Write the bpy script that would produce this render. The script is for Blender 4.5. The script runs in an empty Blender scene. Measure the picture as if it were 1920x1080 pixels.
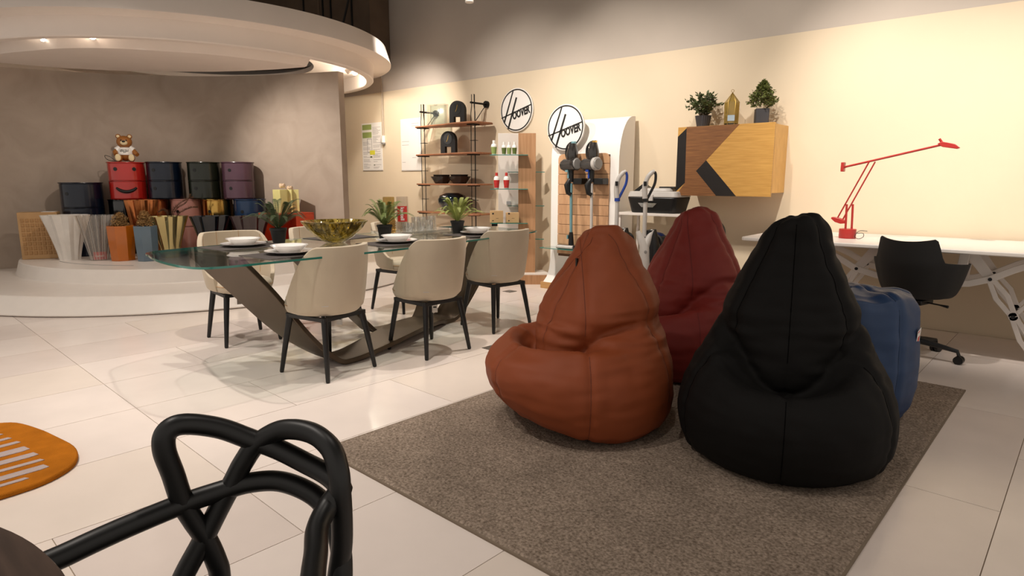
import bpy, bmesh, math, random
from math import sin, cos, pi, radians as rad
from mathutils import Vector, Matrix, noise
from mathutils.bvhtree import BVHTree
random.seed(7)
S = bpy.context.scene
COL = S.collection

# ------------------------------------------------------------ camera, world, exposure, lights
cam = bpy.data.objects.new('camera', bpy.data.cameras.new('camera'))
COL.objects.link(cam); S.camera = cam
cam.location = (0, 0, 1.18)
cam.rotation_euler = (rad(90 - 9.73), 0, rad(40.53))
cam.data.lens = 36 * 1178 / 1920; cam.data.sensor_width = 36; cam.data.clip_start = .02
W = bpy.data.worlds.new('world'); S.world = W; W.use_nodes = True
W.node_tree.nodes['Background'].inputs[0].default_value = (1.0, .90, .80, 1)
W.node_tree.nodes['Background'].inputs[1].default_value = .30
S.view_settings.view_transform = 'Standard'; S.view_settings.look = 'None'
S.view_settings.gamma = 1; S.view_settings.use_curve_mapping = False
S.view_settings.exposure = 1.05

def spot(loc, to, power, size=70, blend=.8, col=(1, .91, .82), soft=.05):
    l = bpy.data.lights.new('spot_lamp', 'SPOT'); l.energy = power; l.spot_size = rad(size)
    l.spot_blend = blend; l.color = col; l.shadow_soft_size = soft
    o = bpy.data.objects.new('spot_lamp', l); COL.objects.link(o); o.location = loc
    o.rotation_euler = (Vector(to) - Vector(loc)).to_track_quat('-Z', 'Y').to_euler()
    return o
# track spots of the shop ceiling
spot((-5.5, 4.7, 3.2), (-6.95, 5.95, 1.62), 140, 56, 1)
spot((-5.6, 4.9, 3.2), (-7.7, 5.95, 1.5), 55, 60, 1)
spot((-5.0, 3.7, 3.7), (-4.9, 5.9, 1.3), 130, 70, 1)
spot((-3.6, 3.5, 3.7), (-3.55, 5.9, 1.35), 200, 66, 1)
spot((-2.1, 3.3, 3.7), (-2.1, 5.9, 1.5), 95, 66, 1)
spot((-1.3, 3.7, 3.6), (-.85, 5.95, 1.25), 240, 62, 1)
spot((.5, 3.7, 3.6), (.5, 5.95, 1.2), 150, 70, 1)
spot((-3.0, 2.2, 3.9), (-3.55, 2.3, .4), 120, 58, .7)
spot((-3.1, 3.9, 3.9), (-3.5, 3.7, .4), 150, 60, .7)
spot((-4.9, 3.6, 3.9), (-5.0, 4.2, 0), 120, 70, 1)
spot((-5.2, 1.4, 3.9), (-5.8, 1.5, 0), 150, 84, 1)
spot((-4.0, .2, 3.9), (-3.7, .5, 0), 170, 84, 1)
spot((-2.4, .0, 3.9), (-2.2, .9, 0), 105, 74, 1)
spot((.9, 3.0, 3.9), (.4, 3.4, 0), 30, 74, 1)
spot((-1.0, 1.4, 3.9), (-1.0, 1.7, 0), 26, 84, 1)
# the lamps inside the round canopy, aimed at the partition and its recess
spot((-6.75, 2.6, 2.40), (-6.9, 4.2, 1.25), 85, 78, 1, soft=.02)
spot((-6.7, 2.5, 2.40), (-8.6, 2.6, .9), 26, 84, 1, soft=.03)
for p, e in (((-8.14, 1.70, 2.50), 1.2), ((-7.43, 1.78, 2.53), .3), ((-6.98, 2.10, 2.54), 1.6), ((-6.7, 4.85, 2.5), 5), ((-6.95, 5.0, 2.5), 5), ((-7.4, 5.3, 2.5), 4)):
    l = bpy.data.lights.new('cove_lamp', 'POINT'); l.energy = e; l.color = (1, .88, .72); l.shadow_soft_size = .03
    o = bpy.data.objects.new('cove_lamp', l); COL.objects.link(o); o.location = p

# ------------------------------------------------------------ materials
def hx(h):
    h = h.lstrip('#'); v = [int(h[i:i + 2], 16) / 255 for i in (0, 2, 4)]
    return tuple((c / 12.92 if c <= .04045 else ((c + .055) / 1.055) ** 2.4) for c in v)
def mat(name, c, rough=.5, metal=0, var=.06, scale=8, bump=0, bscale=200, coat=0, stretch=None, emit=0, c2=None, spec=.5, sheen=0):
    m = bpy.data.materials.new(name); m.use_nodes = True; nt = m.node_tree; N = nt.nodes; L = nt.links
    b = N['Principled BSDF']; c = hx(c) if isinstance(c, str) else c
    d = hx(c2) if c2 else tuple(x * (1 - var * 2) for x in c)
    tc = N.new('ShaderNodeTexCoord'); mp = N.new('ShaderNodeMapping'); L.new(tc.outputs['Object'], mp.inputs[0])
    if stretch: mp.inputs['Scale'].default_value = stretch
    nz = N.new('ShaderNodeTexNoise'); nz.inputs['Scale'].default_value = scale; nz.inputs['Detail'].default_value = 5
    L.new(mp.outputs[0], nz.inputs['Vector'])
    r = N.new('ShaderNodeValToRGB'); r.color_ramp.elements[0].position = .3; r.color_ramp.elements[1].position = .7
    r.color_ramp.elements[0].color = (*d, 1); r.color_ramp.elements[1].color = (*c, 1)
    L.new(nz.outputs['Fac'], r.inputs[0]); L.new(r.outputs[0], b.inputs['Base Color'])
    b.inputs['Roughness'].default_value = rough; b.inputs['Metallic'].default_value = metal
    b.inputs['Coat Weight'].default_value = coat; b.inputs['Specular IOR Level'].default_value = spec
    b.inputs['Sheen Weight'].default_value = sheen
    if bump:
        n2 = N.new('ShaderNodeTexNoise'); n2.inputs['Scale'].default_value = bscale; L.new(mp.outputs[0], n2.inputs['Vector'])
        bp = N.new('ShaderNodeBump'); bp.inputs['Strength'].default_value = bump; bp.inputs['Distance'].default_value = .004
        L.new(n2.outputs['Fac'], bp.inputs['Height']); L.new(bp.outputs[0], b.inputs['Normal'])
    if emit:
        b.inputs['Emission Color'].default_value = (*c, 1); b.inputs['Emission Strength'].default_value = emit
    return m
def glass(name, tint, clear=.9, rough=.03, gl=1.0, c2=None, scale=3):
    """thin clear pane: tinted transparency plus a mirror layer that grows at grazing angles"""
    m = bpy.data.materials.new(name); m.use_nodes = True; nt = m.node_tree; N = nt.nodes; L = nt.links
    for n in list(N): N.remove(n)
    out = N.new('ShaderNodeOutputMaterial'); tr = N.new('ShaderNodeBsdfTransparent'); g = N.new('ShaderNodeBsdfGlossy'); df = N.new('ShaderNodeBsdfDiffuse')
    t = hx(tint); tr.inputs[0].default_value = (*t, 1); g.inputs[0].default_value = (gl, gl, gl, 1); g.inputs['Roughness'].default_value = rough
    nz = N.new('ShaderNodeTexNoise'); nz.inputs['Scale'].default_value = scale; rr = N.new('ShaderNodeValToRGB')
    rr.color_ramp.elements[0].color = (*[x * .8 for x in t], 1); rr.color_ramp.elements[1].color = (*t, 1)
    L.new(nz.outputs[0], rr.inputs[0]); L.new(rr.outputs[0], df.inputs[0])
    if c2:
        tc = N.new('ShaderNodeTexCoord'); mp = N.new('ShaderNodeMapping'); mp.inputs['Scale'].default_value = (1, 1, .35); L.new(tc.outputs['Object'], mp.inputs[0]); L.new(mp.outputs[0], nz.inputs[0]); nz.inputs['Distortion'].default_value = 1.5
        rr.color_ramp.elements[0].color = (*hx(c2), 1); rr.color_ramp.elements[0].position = .38; rr.color_ramp.elements[1].position = .6; L.new(rr.outputs[0], tr.inputs[0])
    m1 = N.new('ShaderNodeMixShader'); m1.inputs[0].default_value = clear; L.new(df.outputs[0], m1.inputs[1]); L.new(tr.outputs[0], m1.inputs[2])
    lw = N.new('ShaderNodeLayerWeight'); pw = N.new('ShaderNodeMath'); pw.operation = 'POWER'; pw.inputs[1].default_value = 5; L.new(lw.outputs['Facing'], pw.inputs[0]); fr = N.new('ShaderNodeMath'); fr.operation = 'MULTIPLY_ADD'; fr.inputs[1].default_value = .93; fr.inputs[2].default_value = .045; L.new(pw.outputs[0], fr.inputs[0]); m2 = N.new('ShaderNodeMixShader')
    if 'crystal' in name: fr.inputs[2].default_value = .28
    L.new(fr.outputs[0], m2.inputs[0]); L.new(m1.outputs[0], m2.inputs[1]); L.new(g.outputs[0], m2.inputs[2]); L.new(m2.outputs[0], out.inputs[0])
    return m
def plaster(name, c, c2, scale, dist=1.2, rough=.8):
    m = mat(name, c, rough, scale=scale, c2=c2, bump=.12, bscale=30); N = m.node_tree.nodes
    for n in N:
        if n.type == 'TEX_NOISE' and n.inputs['Scale'].default_value == scale: n.inputs['Distortion'].default_value = dist
    return m
M = dict(
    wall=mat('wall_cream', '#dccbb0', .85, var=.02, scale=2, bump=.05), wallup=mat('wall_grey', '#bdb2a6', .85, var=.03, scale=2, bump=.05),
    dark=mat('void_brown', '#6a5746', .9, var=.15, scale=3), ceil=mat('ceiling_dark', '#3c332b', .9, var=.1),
    part=plaster('partition_stucco', '#ad9d8e', '#9f8f80', 3.0, .9), partside=mat('partition_side', '#8d7c69', .8),
    white=mat('white_lacquer', '#e6ddd4', .35, var=.02), canopy=mat('canopy_paint', '#ece0d6', .7, var=.02, scale=3),
    tile=mat('tile_stone', '#e4d8d0', .20, var=.035, scale=3.5, spec=.45), tile2=mat('tile_stone_grey', '#dccfc7', .20, var=.035, scale=3.5, spec=.45),
    tile3=mat('tile_stone_warm', '#e0d3c8', .22, var=.03, scale=3.5, spec=.45), grout=mat('grout', '#9f8f7d', .9),
    black=mat('black_plastic', '#0b0b0b', .38, var=.1), satin=mat('black_satin', '#090909', .42, var=.1), matblack=mat('black_matt', '#141312', .7),
    blackmetal=mat('black_metal', '#171513', .4, metal=.6), chrome=mat('chrome', '#c9c9c9', .15, metal=1), grey=mat('grey_plastic', '#8f8c88', .4),
    lgrey=mat('light_grey_plastic', '#c3beb8', .35), dgrey=mat('smoke_plastic', '#2e2b29', .2, coat=.5),
    oak=mat('oak', '#c59a63', .5, scale=3.5, stretch=(1.2, 4, 14), c2='#b3864f'), oakdoor=mat('oak_door', '#c8994f', .42, scale=4, stretch=(1.5, 1, 26), c2='#b4853f'),
    oakback=mat('oak_pale', '#d8ab62', .45, scale=4, stretch=(1, 8, 3), c2='#cc9d55'), wenge=mat('wenge', '#8a5c33', .42, scale=5, stretch=(1.5, 1, 30), c2='#6a4324'),
    ebony=mat('ebony', '#1d1512', .35, scale=5, stretch=(1.5, 1, 40), c2='#0e0a08'), woodv=mat('wood_vertical', '#b98d66', .5, scale=4, stretch=(14, 6, .8), c2='#a67a54'),
    slat=mat('slat_wood', '#cda27b', .5, scale=3, stretch=(9, 2, 2), c2='#b98d67'), groove=mat('slat_groove', '#5c4028', .8),
    walnut=mat('walnut', '#a8714f', .5, scale=3, stretch=(2, 9, 4), c2='#8f5c3e'), darkwood=mat('dark_wood_top', '#5a473c', .42, scale=3, stretch=(3, 26, 3), c2='#46362d'),
    fabric=mat('chair_fabric', '#c3b49d', .85, var=.03, bump=.3, bscale=500, sheen=.2), bronze=mat('bronze', '#5c4f41', .42, metal=.75, var=.1, scale=3),
    tglass=glass('table_glass', '#f3f8f6', .995, .02), gedge=mat('glass_edge_green', '#2e7d70', .12, coat=1, var=.1), pane=glass('clear_glass', '#dfe8e4', .97),
    crystal=glass('crystal', '#fbfaf6', .88, .03), amber=glass('amber_glass', '#efe39a', .88, .04, c2='#8d7c22', scale=26), acry=glass('acrylic', '#f6f3ef', .93, .03), smoke=glass('smoke_glass', '#6b5e58', .8, .05),
    amberclear=glass('amber_clear', '#ebdfb4', .9, .05),
    plate=mat('porcelain', '#ece8e4', .15, var=.01, coat=.5), mattex=mat('placemat', '#4a4340', .9, bump=.3, bscale=400), pot=mat('pot_black', '#1e1d1d', .6),
    pot2=mat('pot_grey', '#37363a', .6), soil=mat('soil', '#2d2118', .95), fern=mat('fern_green', '#6f7f3a', .6, var=.25, scale=12), ferny=mat('fern_light', '#a5ae58', .6, var=.2, scale=12),
    fernd=mat('fern_dark', '#42512a', .6, var=.25, scale=12), leaf=mat('leaf_green', '#4d5a2e', .55, var=.25, scale=14), conifer=mat('conifer_green', '#66702f', .6, var=.3, scale=14), stem=mat('stem', '#4a3b22', .8),
    rug=mat('rug_pile', '#ab9a8a', 1.0, scale=95, c2='#6a5c50', bump=1.0, bscale=160, spec=.05), rugedge=mat('rug_edge', '#7b6c5c', 1),
    orug=mat('rug_orange', '#b26a1c', 1, var=.12, scale=12, bump=1, bscale=300, spec=.05), stripe=mat('rug_stripe', '#b3a29f', 1, bump=1, bscale=300),
    rust=mat('beanbag_rust', '#8a4220', .62, spec=.35, var=.05, scale=5, bump=.12, bscale=700), redb=mat('beanbag_red', '#842a22', .62, spec=.35, var=.05, bump=.12, bscale=700),
    blackb=mat('beanbag_black', '#090706', .75, spec=.22, var=.1, bump=.12, bscale=700), blueb=mat('beanbag_blue', '#15355c', .52, var=.06, bump=.12, bscale=700),
    seamr=mat('seam_rust', '#6b2f14', .7), seamd=mat('seam_red', '#6a1c17', .7), seamk=mat('seam_black', '#030202', .95, spec=.1), seamb=mat('seam_blue', '#0e2542', .7),
    red=mat('red_gloss', '#b3231b', .22, coat=.6, var=.03), lampred=mat('lamp_red', '#b02c27', .35, var=.03), navy=mat('navy_gloss', '#081426', .22, coat=.15), navy2=mat('blue_gloss', '#0f2b4a', .22, coat=.15),
    green=mat('green_gloss', '#1b2014', .22, coat=.15), mauve=mat('mauve_gloss', '#4f3441', .25, coat=.15), kgloss=mat('black_gloss', '#050505', .1, coat=.8), copper=mat('copper', '#c07a4a', .2, metal=.9),
    pink=mat('pink_gloss', '#c98e82', .3, coat=.4), gold=mat('gold', '#d8ad5e', .12, metal=1, var=.08), palegold=mat('pale_gold', '#dccb92', .14, metal=.85, var=.05), plum=mat('plum_gloss', '#2c1619', .15, coat=.8), slate=mat('slate_gloss', '#161b24', .12, coat=.8, metal=.3),
    beige=mat('beige_panel', '#c39a69', .55), beige2=mat('beige_relief', '#b58a59', .6), vwhite=mat('vase_white', '#e6e0d8', .4), vorange=mat('vase_orange', '#b9620f', .25, coat=.4), vblue=mat('vase_blue', '#5c6f7d', .3, coat=.4),
    vyellow=mat('vase_yellow', '#d7cf8a', .35), cube=mat('cube_orange', '#c8401a', .35, coat=.3), flower=mat('flower_cream', '#d9bd9f', .8), dried=mat('dried_gold', '#b28a52', .7, var=.3, scale=20), pampas=mat('pampas_brown', '#7c5a41', .9, var=.3, scale=20),
    bear=mat('bear_brown', '#9b6026', .55), bearp=mat('bear_cream', '#e0cba0', .6), paper=mat('paper', '#e6e2dc', .8, var=.01), ink=mat('ink', '#2a2724', .8), inkg=mat('ink_grey', '#a09a96', .8), grn=mat('print_green', '#93a35c', .8), yel=mat('print_yellow', '#dcd63f', .8),
    tagred=mat('tag_red', '#c8302c', .5), signw=mat('sign_white', '#ece8e2', .4, var=.01), blk=mat('sign_black', '#161412', .5), lblue=mat('tube_light_blue', '#7ba7ae', .35, metal=.3), blue=mat('blue_plastic', '#1c3f95', .3), clearbin=glass('bin_clear', '#8a847f', .75, .06),
    card=mat('cardboard', '#c8a576', .8), capred=mat('cap_red', '#c2352c', .4), deskw=mat('desk_white', '#e4ddd6', .35, var=.015), bulb=mat('lamp_lens', (1, .9, .75), .4, emit=12), cord=mat('cord_white', '#b9aa98', .6),
    brass=mat('brass', '#a98a45', .3, metal=.9), lantern=glass('lantern_glass', '#cdbb7a', .75, .05), label=mat('label_blue', '#a9bccb', .6), tealdark=mat('vase_teal', '#0c1a20', .1, coat=1), socket=mat('socket_grey', '#6e675f', .4, metal=.5))

def mottle(m, scale, amt):
    nt = m.node_tree; N = nt.nodes; L = nt.links; b = N['Principled BSDF']; src = b.inputs['Base Color'].links[0].from_socket
    n = N.new('ShaderNodeTexNoise'); n.inputs['Scale'].default_value = scale; n.inputs['Detail'].default_value = 6; tc = N.new('ShaderNodeTexCoord'); L.new(tc.outputs['Object'], n.inputs[0])
    r = N.new('ShaderNodeMapRange'); r.inputs['From Min'].default_value = .35; r.inputs['From Max'].default_value = .65; r.inputs['To Min'].default_value = 1 - amt; r.inputs['To Max'].default_value = 1; L.new(n.outputs[0], r.inputs[0])
    x = N.new('ShaderNodeVectorMath'); x.operation = 'SCALE'; L.new(src, x.inputs[0]); L.new(r.outputs[0], x.inputs['Scale']); L.new(x.outputs[0], b.inputs['Base Color'])
mottle(M['rug'], 3.2, .22)
# ------------------------------------------------------------ mesh helpers
class MB:
    def __init__(s): s.v = []; s.f = []
    def add(s, v, f):
        n = len(s.v); s.v += [tuple(p) for p in v]; s.f += [tuple(i + n for i in q) for q in f]; return s
    def box(s, x0, y0, z0, x1, y1, z1, m=None):
        v = [(x, y, z) for z in (z0, z1) for x, y in ((x0, y0), (x1, y0), (x1, y1), (x0, y1))]
        if m: v = [m @ Vector(p) for p in v]
        return s.add(v, [(3, 2, 1, 0), (4, 5, 6, 7), (0, 1, 5, 4), (1, 2, 6, 5), (2, 3, 7, 6), (3, 0, 4, 7)])
    def prism(s, poly, z0, z1, m=None, cap=True):
        n = len(poly); v = [(x, y, z0) for x, y in poly] + [(x, y, z1) for x, y in poly]
        if m: v = [m @ Vector(p) for p in v]
        f = [(i, (i + 1) % n, n + (i + 1) % n, n + i) for i in range(n)]
        if cap: f += [tuple(range(n - 1, -1, -1)), tuple(range(n, 2 * n))]
        return s.add(v, f)
    def lathe(s, prof, n=32, c=(0, 0), fn=None, m=None, closed=False):
        """profile of (r, z); fn(angle, r, z) -> r for pleats"""
        v = []
        for r, z in prof:
            for i in range(n):
                a = 2 * pi * i / n; q = fn(a, r, z) if fn else r
                v.append((c[0] + q * cos(a), c[1] + q * sin(a), z))
        if m: v = [m @ Vector(p) for p in v]
        f = []; k = len(prof)
        for j in range(k if closed else k - 1):
            a = j * n; b = ((j + 1) % k) * n
            for i in range(n): f.append((a + i, a + (i + 1) % n, b + (i + 1) % n, b + i))
        if not closed:
            if prof[0][0] > 1e-6: f.append(tuple(range(n - 1, -1, -1)))
            if prof[-1][0] > 1e-6: f.append(tuple((k - 1) * n + i for i in range(n)))
        return s.add(v, f)
    def cyl(s, a, b, r0, r1=None, n=12): return s.tube([a, b], [r0, r0 if r1 is None else r1], n)
    def tube(s, pts, r, n=10, closed=False, sx=1.0):
        P = [Vector(p) for p in pts]; k = len(P)
        if not isinstance(r, (list, tuple)): r = [r] * k
        up = None; v = []
        for i in range(k):
            if closed: t = (P[(i + 1) % k] - P[i - 1])
            else: t = P[min(i + 1, k - 1)] - P[max(i - 1, 0)]
            t.normalize()
            if up is None:
                up = Vector((0, 0, 1)) if abs(t.z) < .9 else Vector((1, 0, 0))
            up = (up - t * up.dot(t)).normalized(); w = t.cross(up)
            for j in range(n):
                a = 2 * pi * j / n; v.append(P[i] + (w * cos(a) * sx + up * sin(a)) * r[i])
        f = []
        for i in range(k if closed else k - 1):
            a = i * n; b = ((i + 1) % k) * n
            for j in range(n): f.append((a + j, a + (j + 1) % n, b + (j + 1) % n, b + j))
        if not closed: f += [tuple(range(n - 1, -1, -1)), tuple((k - 1) * n + j for j in range(n))]
        return s.add(v, f)
    def sphere(s, c, r, n=16, sc=(1, 1, 1), m=None):
        k = n // 2; v = []
        for j in range(1, k):
            t = pi * j / k
            for i in range(n):
                a = 2 * pi * i / n; v.append(Vector((sin(t) * cos(a) * r * sc[0], sin(t) * sin(a) * r * sc[1], cos(t) * r * sc[2])))
        v += [Vector((0, 0, r * sc[2])), Vector((0, 0, -r * sc[2]))]
        if m: v = [m @ p for p in v]
        v = [p + Vector(c) for p in v]; T = len(v) - 2
        f = [(j * n + i, (j + 1) * n + i, (j + 1) * n + (i + 1) % n, j * n + (i + 1) % n) for j in range(k - 2) for i in range(n)]
        f += [(T, i, (i + 1) % n) for i in range(n)] + [(T + 1, (k - 2) * n + (i + 1) % n, (k - 2) * n + i) for i in range(n)]
        return s.add(v, f)
def obj(name, mb, m, parent=None, smooth=35, bev=0, loc=None, rot=None, label=None, kind=None, sub=0):
    me = bpy.data.meshes.new(name)
    if isinstance(mb, MB):
        me.from_pydata(mb.v, [], mb.f)
        b = bmesh.new(); b.from_mesh(me); bmesh.ops.recalc_face_normals(b, faces=b.faces); b.to_mesh(me); b.free()
    else: me = mb
    me.materials.clear(); me.materials.append(m)
    if smooth:
        me.shade_smooth() if hasattr(me, 'shade_smooth') else None
        try: me.set_sharp_from_angle(angle=rad(smooth))
        except Exception: pass
    o = bpy.data.objects.new(name, me); COL.objects.link(o); o.parent = parent
    if loc: o.location = loc
    if rot: o.rotation_euler = rot
    if bev:
        d = o.modifiers.new('bevel', 'BEVEL'); d.width = bev; d.segments = 2; d.limit_method = 'ANGLE'
    if sub:
        d = o.modifiers.new('sub', 'SUBSURF'); d.levels = d.render_levels = sub
    if label: o['label'] = label
    if kind: o['kind'] = kind
    return o
def tag(o, label, cat, group=None):
    o['label'] = label; o['category'] = cat
    if group: o['group'] = group
    return o
def thing(name, label, cat, loc=(0, 0, 0), rz=0, group=None):
    o = bpy.data.objects.new(name, None); o.empty_display_size = .1; COL.objects.link(o)
    o.location = loc; o.rotation_euler = (0, 0, rz); return tag(o, label, cat, group)
def struct(name, mb, m, parent=None, **k):
    o = obj(name, mb, m, parent, **k)
    if not parent: o['kind'] = 'structure'
    return o
def dup(root, loc, rz, label, group=None, scale=None):
    r = root.copy(); COL.objects.link(r); r.location = loc; r.rotation_euler = (0, 0, rz); r['label'] = label
    if group: r['group'] = group
    if scale: r.scale = (scale,) * 3
    for ch in list(root.children):
        c = ch.copy(); COL.objects.link(c); c.parent = r
        for g in ch.children:
            d = g.copy(); COL.objects.link(d); d.parent = c
    return r
def catmull(P, n=8, closed=False):
    P = [Vector(p) for p in P]; k = len(P); out = []
    rng = range(k) if closed else range(k - 1)
    for i in rng:
        if closed: a, b, c, d = P[i - 1], P[i], P[(i + 1) % k], P[(i + 2) % k]
        else: a, b, c, d = P[max(i - 1, 0)], P[i], P[i + 1], P[min(i + 2, k - 1)]
        for j in range(n):
            t = j / n; out.append(.5 * ((2 * b) + (c - a) * t + (2 * a - 5 * b + 4 * c - d) * t * t + (3 * b - a - 3 * c + d) * t ** 3))
    if not closed: out.append(P[-1])
    return out
def text_mesh(txt, size, depth=.001, shear=0, align='CENTER', bold=0):
    cu = bpy.data.curves.new('t', 'FONT'); cu.body = txt; cu.size = size; cu.extrude = depth; cu.shear = shear; cu.offset = bold
    cu.align_x = align; cu.align_y = 'CENTER'; cu.resolution_u = 3
    o = bpy.data.objects.new('t', cu); COL.objects.link(o); dg = bpy.context.evaluated_depsgraph_get()
    me = bpy.data.meshes.new_from_object(o.evaluated_get(dg)); bpy.data.objects.remove(o); return me
def arc(c, r, a0, a1, n): return [(c[0] + r * cos(rad(a0 + (a1 - a0) * i / n)), c[1] + r * sin(rad(a0 + (a1 - a0) * i / n))) for i in range(n + 1)]
def rrect(x0, y0, x1, y1, r, n=4):
    return arc((x1 - r, y1 - r), r, 0, 90, n) + arc((x0 + r, y1 - r), r, 90, 180, n) + arc((x0 + r, y0 + r), r, 180, 270, n) + arc((x1 - r, y0 + r), r, 270, 360, n)
XZ = Matrix(((1, 0, 0, 0), (0, 0, -1, 0), (0, 1, 0, 0), (0, 0, 0, 1)))   # (x, y, z) -> (x, -z, y): prisms standing up, thickness towards -y

# ------------------------------------------------------------ setting
fl = struct('floor', MB().box(-12, -1.6, -.06, 2.2, 6.05, -.004), M['grout'])
TA = rad(-2.5)
def tile_piece(u0, v0, u1, v1, k):
    g = .0016
    mb = MB().box(u0 + g, v0 + g, -.012, u1 - g, v1 - g, 0)
    obj('tile', mb, (M['tile'], M['tile2'], M['tile3'], M['tile'])[k % 4], fl, smooth=0, rot=(0, 0, TA))
cu = [-.143 - .572 * 3 - .578 * i for i in range(13)][::-1] + [-.143 - .572 * 2, -.143 - .572, -.143, .43, 1.0, 1.57, 2.1]
k = 0
def inroom(u0, v0, u1, v1):
    c, s_ = cos(TA), sin(TA); X = [u * c - v * s_ for u in (u0, u1) for v in (v0, v1)]; Y = [u * s_ + v * c for u in (u0, u1) for v in (v0, v1)]
    return min(X) > -12 and max(X) < 2.2
for i in range(len(cu) - 1):
    u0, u1 = cu[i], cu[i + 1]; top = 5.955 + .02
    odd = round((-.143 - u1) / .575) % 2
    if u1 < -1.8: seams = [-1.45, -.85, -.245, .36, .953] if odd else [-1.45, -.25, .953]
    else: seams = [-1.45, -.27, .93] if odd else [-1.45, -.86, .335]
    if u1 < -1.8: seams += ([1.55, 2.75, 3.95, 5.15] if odd else [2.15, 3.35, 4.55])
    else: seams += ([2.134, 3.338, 4.54] if odd else [1.534, 2.737, 3.94, 5.14])
    lim = 5.95 + u0 * sin(-TA) * 1.0      # rotated grid meets the wall
    seams = [v for v in seams if v < lim - .15] + [5.945 + min(u0, u1) * sin(-TA) - .0]
    for a, b in zip(seams[:-1], seams[1:]):
        tile_piece(u0, a, u1, b, random.randrange(4))

WY = 5.955
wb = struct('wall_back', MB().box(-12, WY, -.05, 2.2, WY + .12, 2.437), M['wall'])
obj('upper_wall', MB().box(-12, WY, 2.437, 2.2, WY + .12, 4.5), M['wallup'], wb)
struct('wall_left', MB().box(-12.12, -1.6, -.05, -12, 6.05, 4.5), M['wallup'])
struct('ceiling', MB().box(-12.1, -1.6, 4.5, 2.2, 6.1, 4.6), M['ceil'])
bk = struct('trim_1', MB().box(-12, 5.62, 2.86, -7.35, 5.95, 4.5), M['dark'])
obj('ledge', MB().box(-8.6, 5.38, 2.83, -7.36, 5.62, 2.98), M['wallup'], bk)
for x in (-8.95, -8.45, -8.25, -7.75): obj('panel_joint', MB().box(x, 5.60, 2.99, x + .02, 5.62, 4.5), M['matblack'], bk)
tag(obj('ceiling_pipe', MB().tube(catmull([(-8.25, 5.5, 2.99), (-7.98, 5.5, 3.04), (-7.85, 5.52, 3.3), (-7.6, 5.55, 3.9), (-7.45, 5.55, 4.45)]), .014), M['matblack']), 'thin black cable bending up to the ceiling above the round canopy', 'cable')
tag(obj('ceiling_pipe', MB().tube([(-10.8, 4.9, 3.16), (-8.2, 5.3, 2.98), (-7.85, 5.45, 2.98)], .03), M['matblack']), 'dark pipe running level just behind the top edge of the round canopy', 'pipe')
tag(obj('ceiling_pipe', MB().tube([(-10.8, 5.1, 3.3), (-8.4, 5.42, 3.02), (-8.3, 5.45, 3.5), (-8.3, 5.45, 4.5)], .02), M['dark']), 'dark brown pipe turning upward behind the round canopy', 'pipe')

# stage: two curved steps
C = (-8.3, 3.6)
st = struct('trim_2', MB().lathe([(2.76, 0), (2.79, .012), (2.62, .155), (0, .155)], 128, C), M['white'], bev=.012)
obj('step', MB().lathe([(2.28, .155), (1.97, .155 + .001), (1.93, .30), (0, .30)], 128, C), M['white'], st, bev=.01)
tag(obj('cable_groove', MB().tube([(C[0] + 1.62 * cos(rad(a)), C[1] + 1.62 * sin(rad(a)), .30) for a in range(-88, -46, 3)], .004), M['grey']), 'thin dark curved line inlaid in the white stage floor', 'groove')
# the socket plate on the riser
a = math.atan2(2.72 - C[1], -5.58 - C[0]); px_, py_ = C[0] + 2.755 * cos(a), C[1] + 2.755 * sin(a)
t = thing('wall_socket', 'grey socket plate on the lower white stage riser', 'socket', (px_, py_, .075), a)
obj('plate', MB().box(-.004, -.045, -.055, .004, .045, .055), M['socket'], t, bev=.002)
obj('insert', MB().box(.004, -.025, -.006, .008, .025, .006), M['matblack'], t)
obj('insert', MB().box(.004, -.010, .028, .008, .010, .040), M['matblack'], t)

# curved partition (stucco) following a shallow arc across the stage
pp = [(-9.75, .62), (-9.45, 1.25), (-9.20, 1.876), (-9.0, 2.40), (-8.80, 2.80), (-8.58, 3.14), (-8.31, 3.46), (-8.02, 3.73), (-7.69, 3.96), (-7.3, 4.19), (-7.0, 4.335), (-6.546, 4.515)]
pv = [Vector((*p, 0)) for p in pp]; pl = catmull(pv, 5)
back = []
for i, p in enumerate(pl):
    t_ = (pl[min(i + 1, len(pl) - 1)] - pl[max(i - 1, 0)]).normalized(); back.append(p + Vector((-t_.y, t_.x, 0)) * .11)
struct('wall_partition', MB().prism([(p.x, p.y) for p in pl] + [(p.x, p.y) for p in back[::-1]], .0, 2.44), M['part'], smooth=20)

# round canopy
cn = struct('ceiling_canopy', MB().lathe([(2.37, 2.85), (2.43, 2.655), (2.43, 2.645), (2.22, 2.645), (2.20, 2.635), (2.20, 2.465), (2.19, 2.455), (2.11, 2.455), (2.10, 2.465), (2.10, 2.64), (1.45, 2.64), (1.45, 2.70), (2.0, 2.85)], 160, C, closed=True), M['canopy'], smooth=30)
near = [(-8.98, 1.474), (-8.135, 1.673), (-7.701, 1.837), (-7.385, 1.975), (-7.136, 2.156), (-6.922, 2.387), (-6.77, 2.65), (-6.601, 2.983), (-6.507, 3.318), (-6.449, 3.759), (-6.425, 4.032)]
far = [(-6.5, 4.05), (-6.85, 3.93), (-7.237, 3.743), (-7.571, 3.528), (-8.041, 3.126), (-8.409, 2.694), (-8.596, 2.329), (-8.686, 2.055), (-8.733, 1.786), (-8.95, 1.5)]
cv = catmull([(*p, 0) for p in near], 5)
dk = obj('suspended_ceiling', MB().prism([(p.x, p.y) for p in cv] + far, 2.42, 2.445), M['canopy'], cn, smooth=30)
lo_, up_ = [], []
for p in cv:
    d = Vector((p.x - C[0], p.y - C[1])).normalized() * 2.1
    lo_.append((p.x, p.y, 2.42)); up_.append((C[0] + d.x, C[1] + d.y, 2.636))
k = len(lo_)
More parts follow.
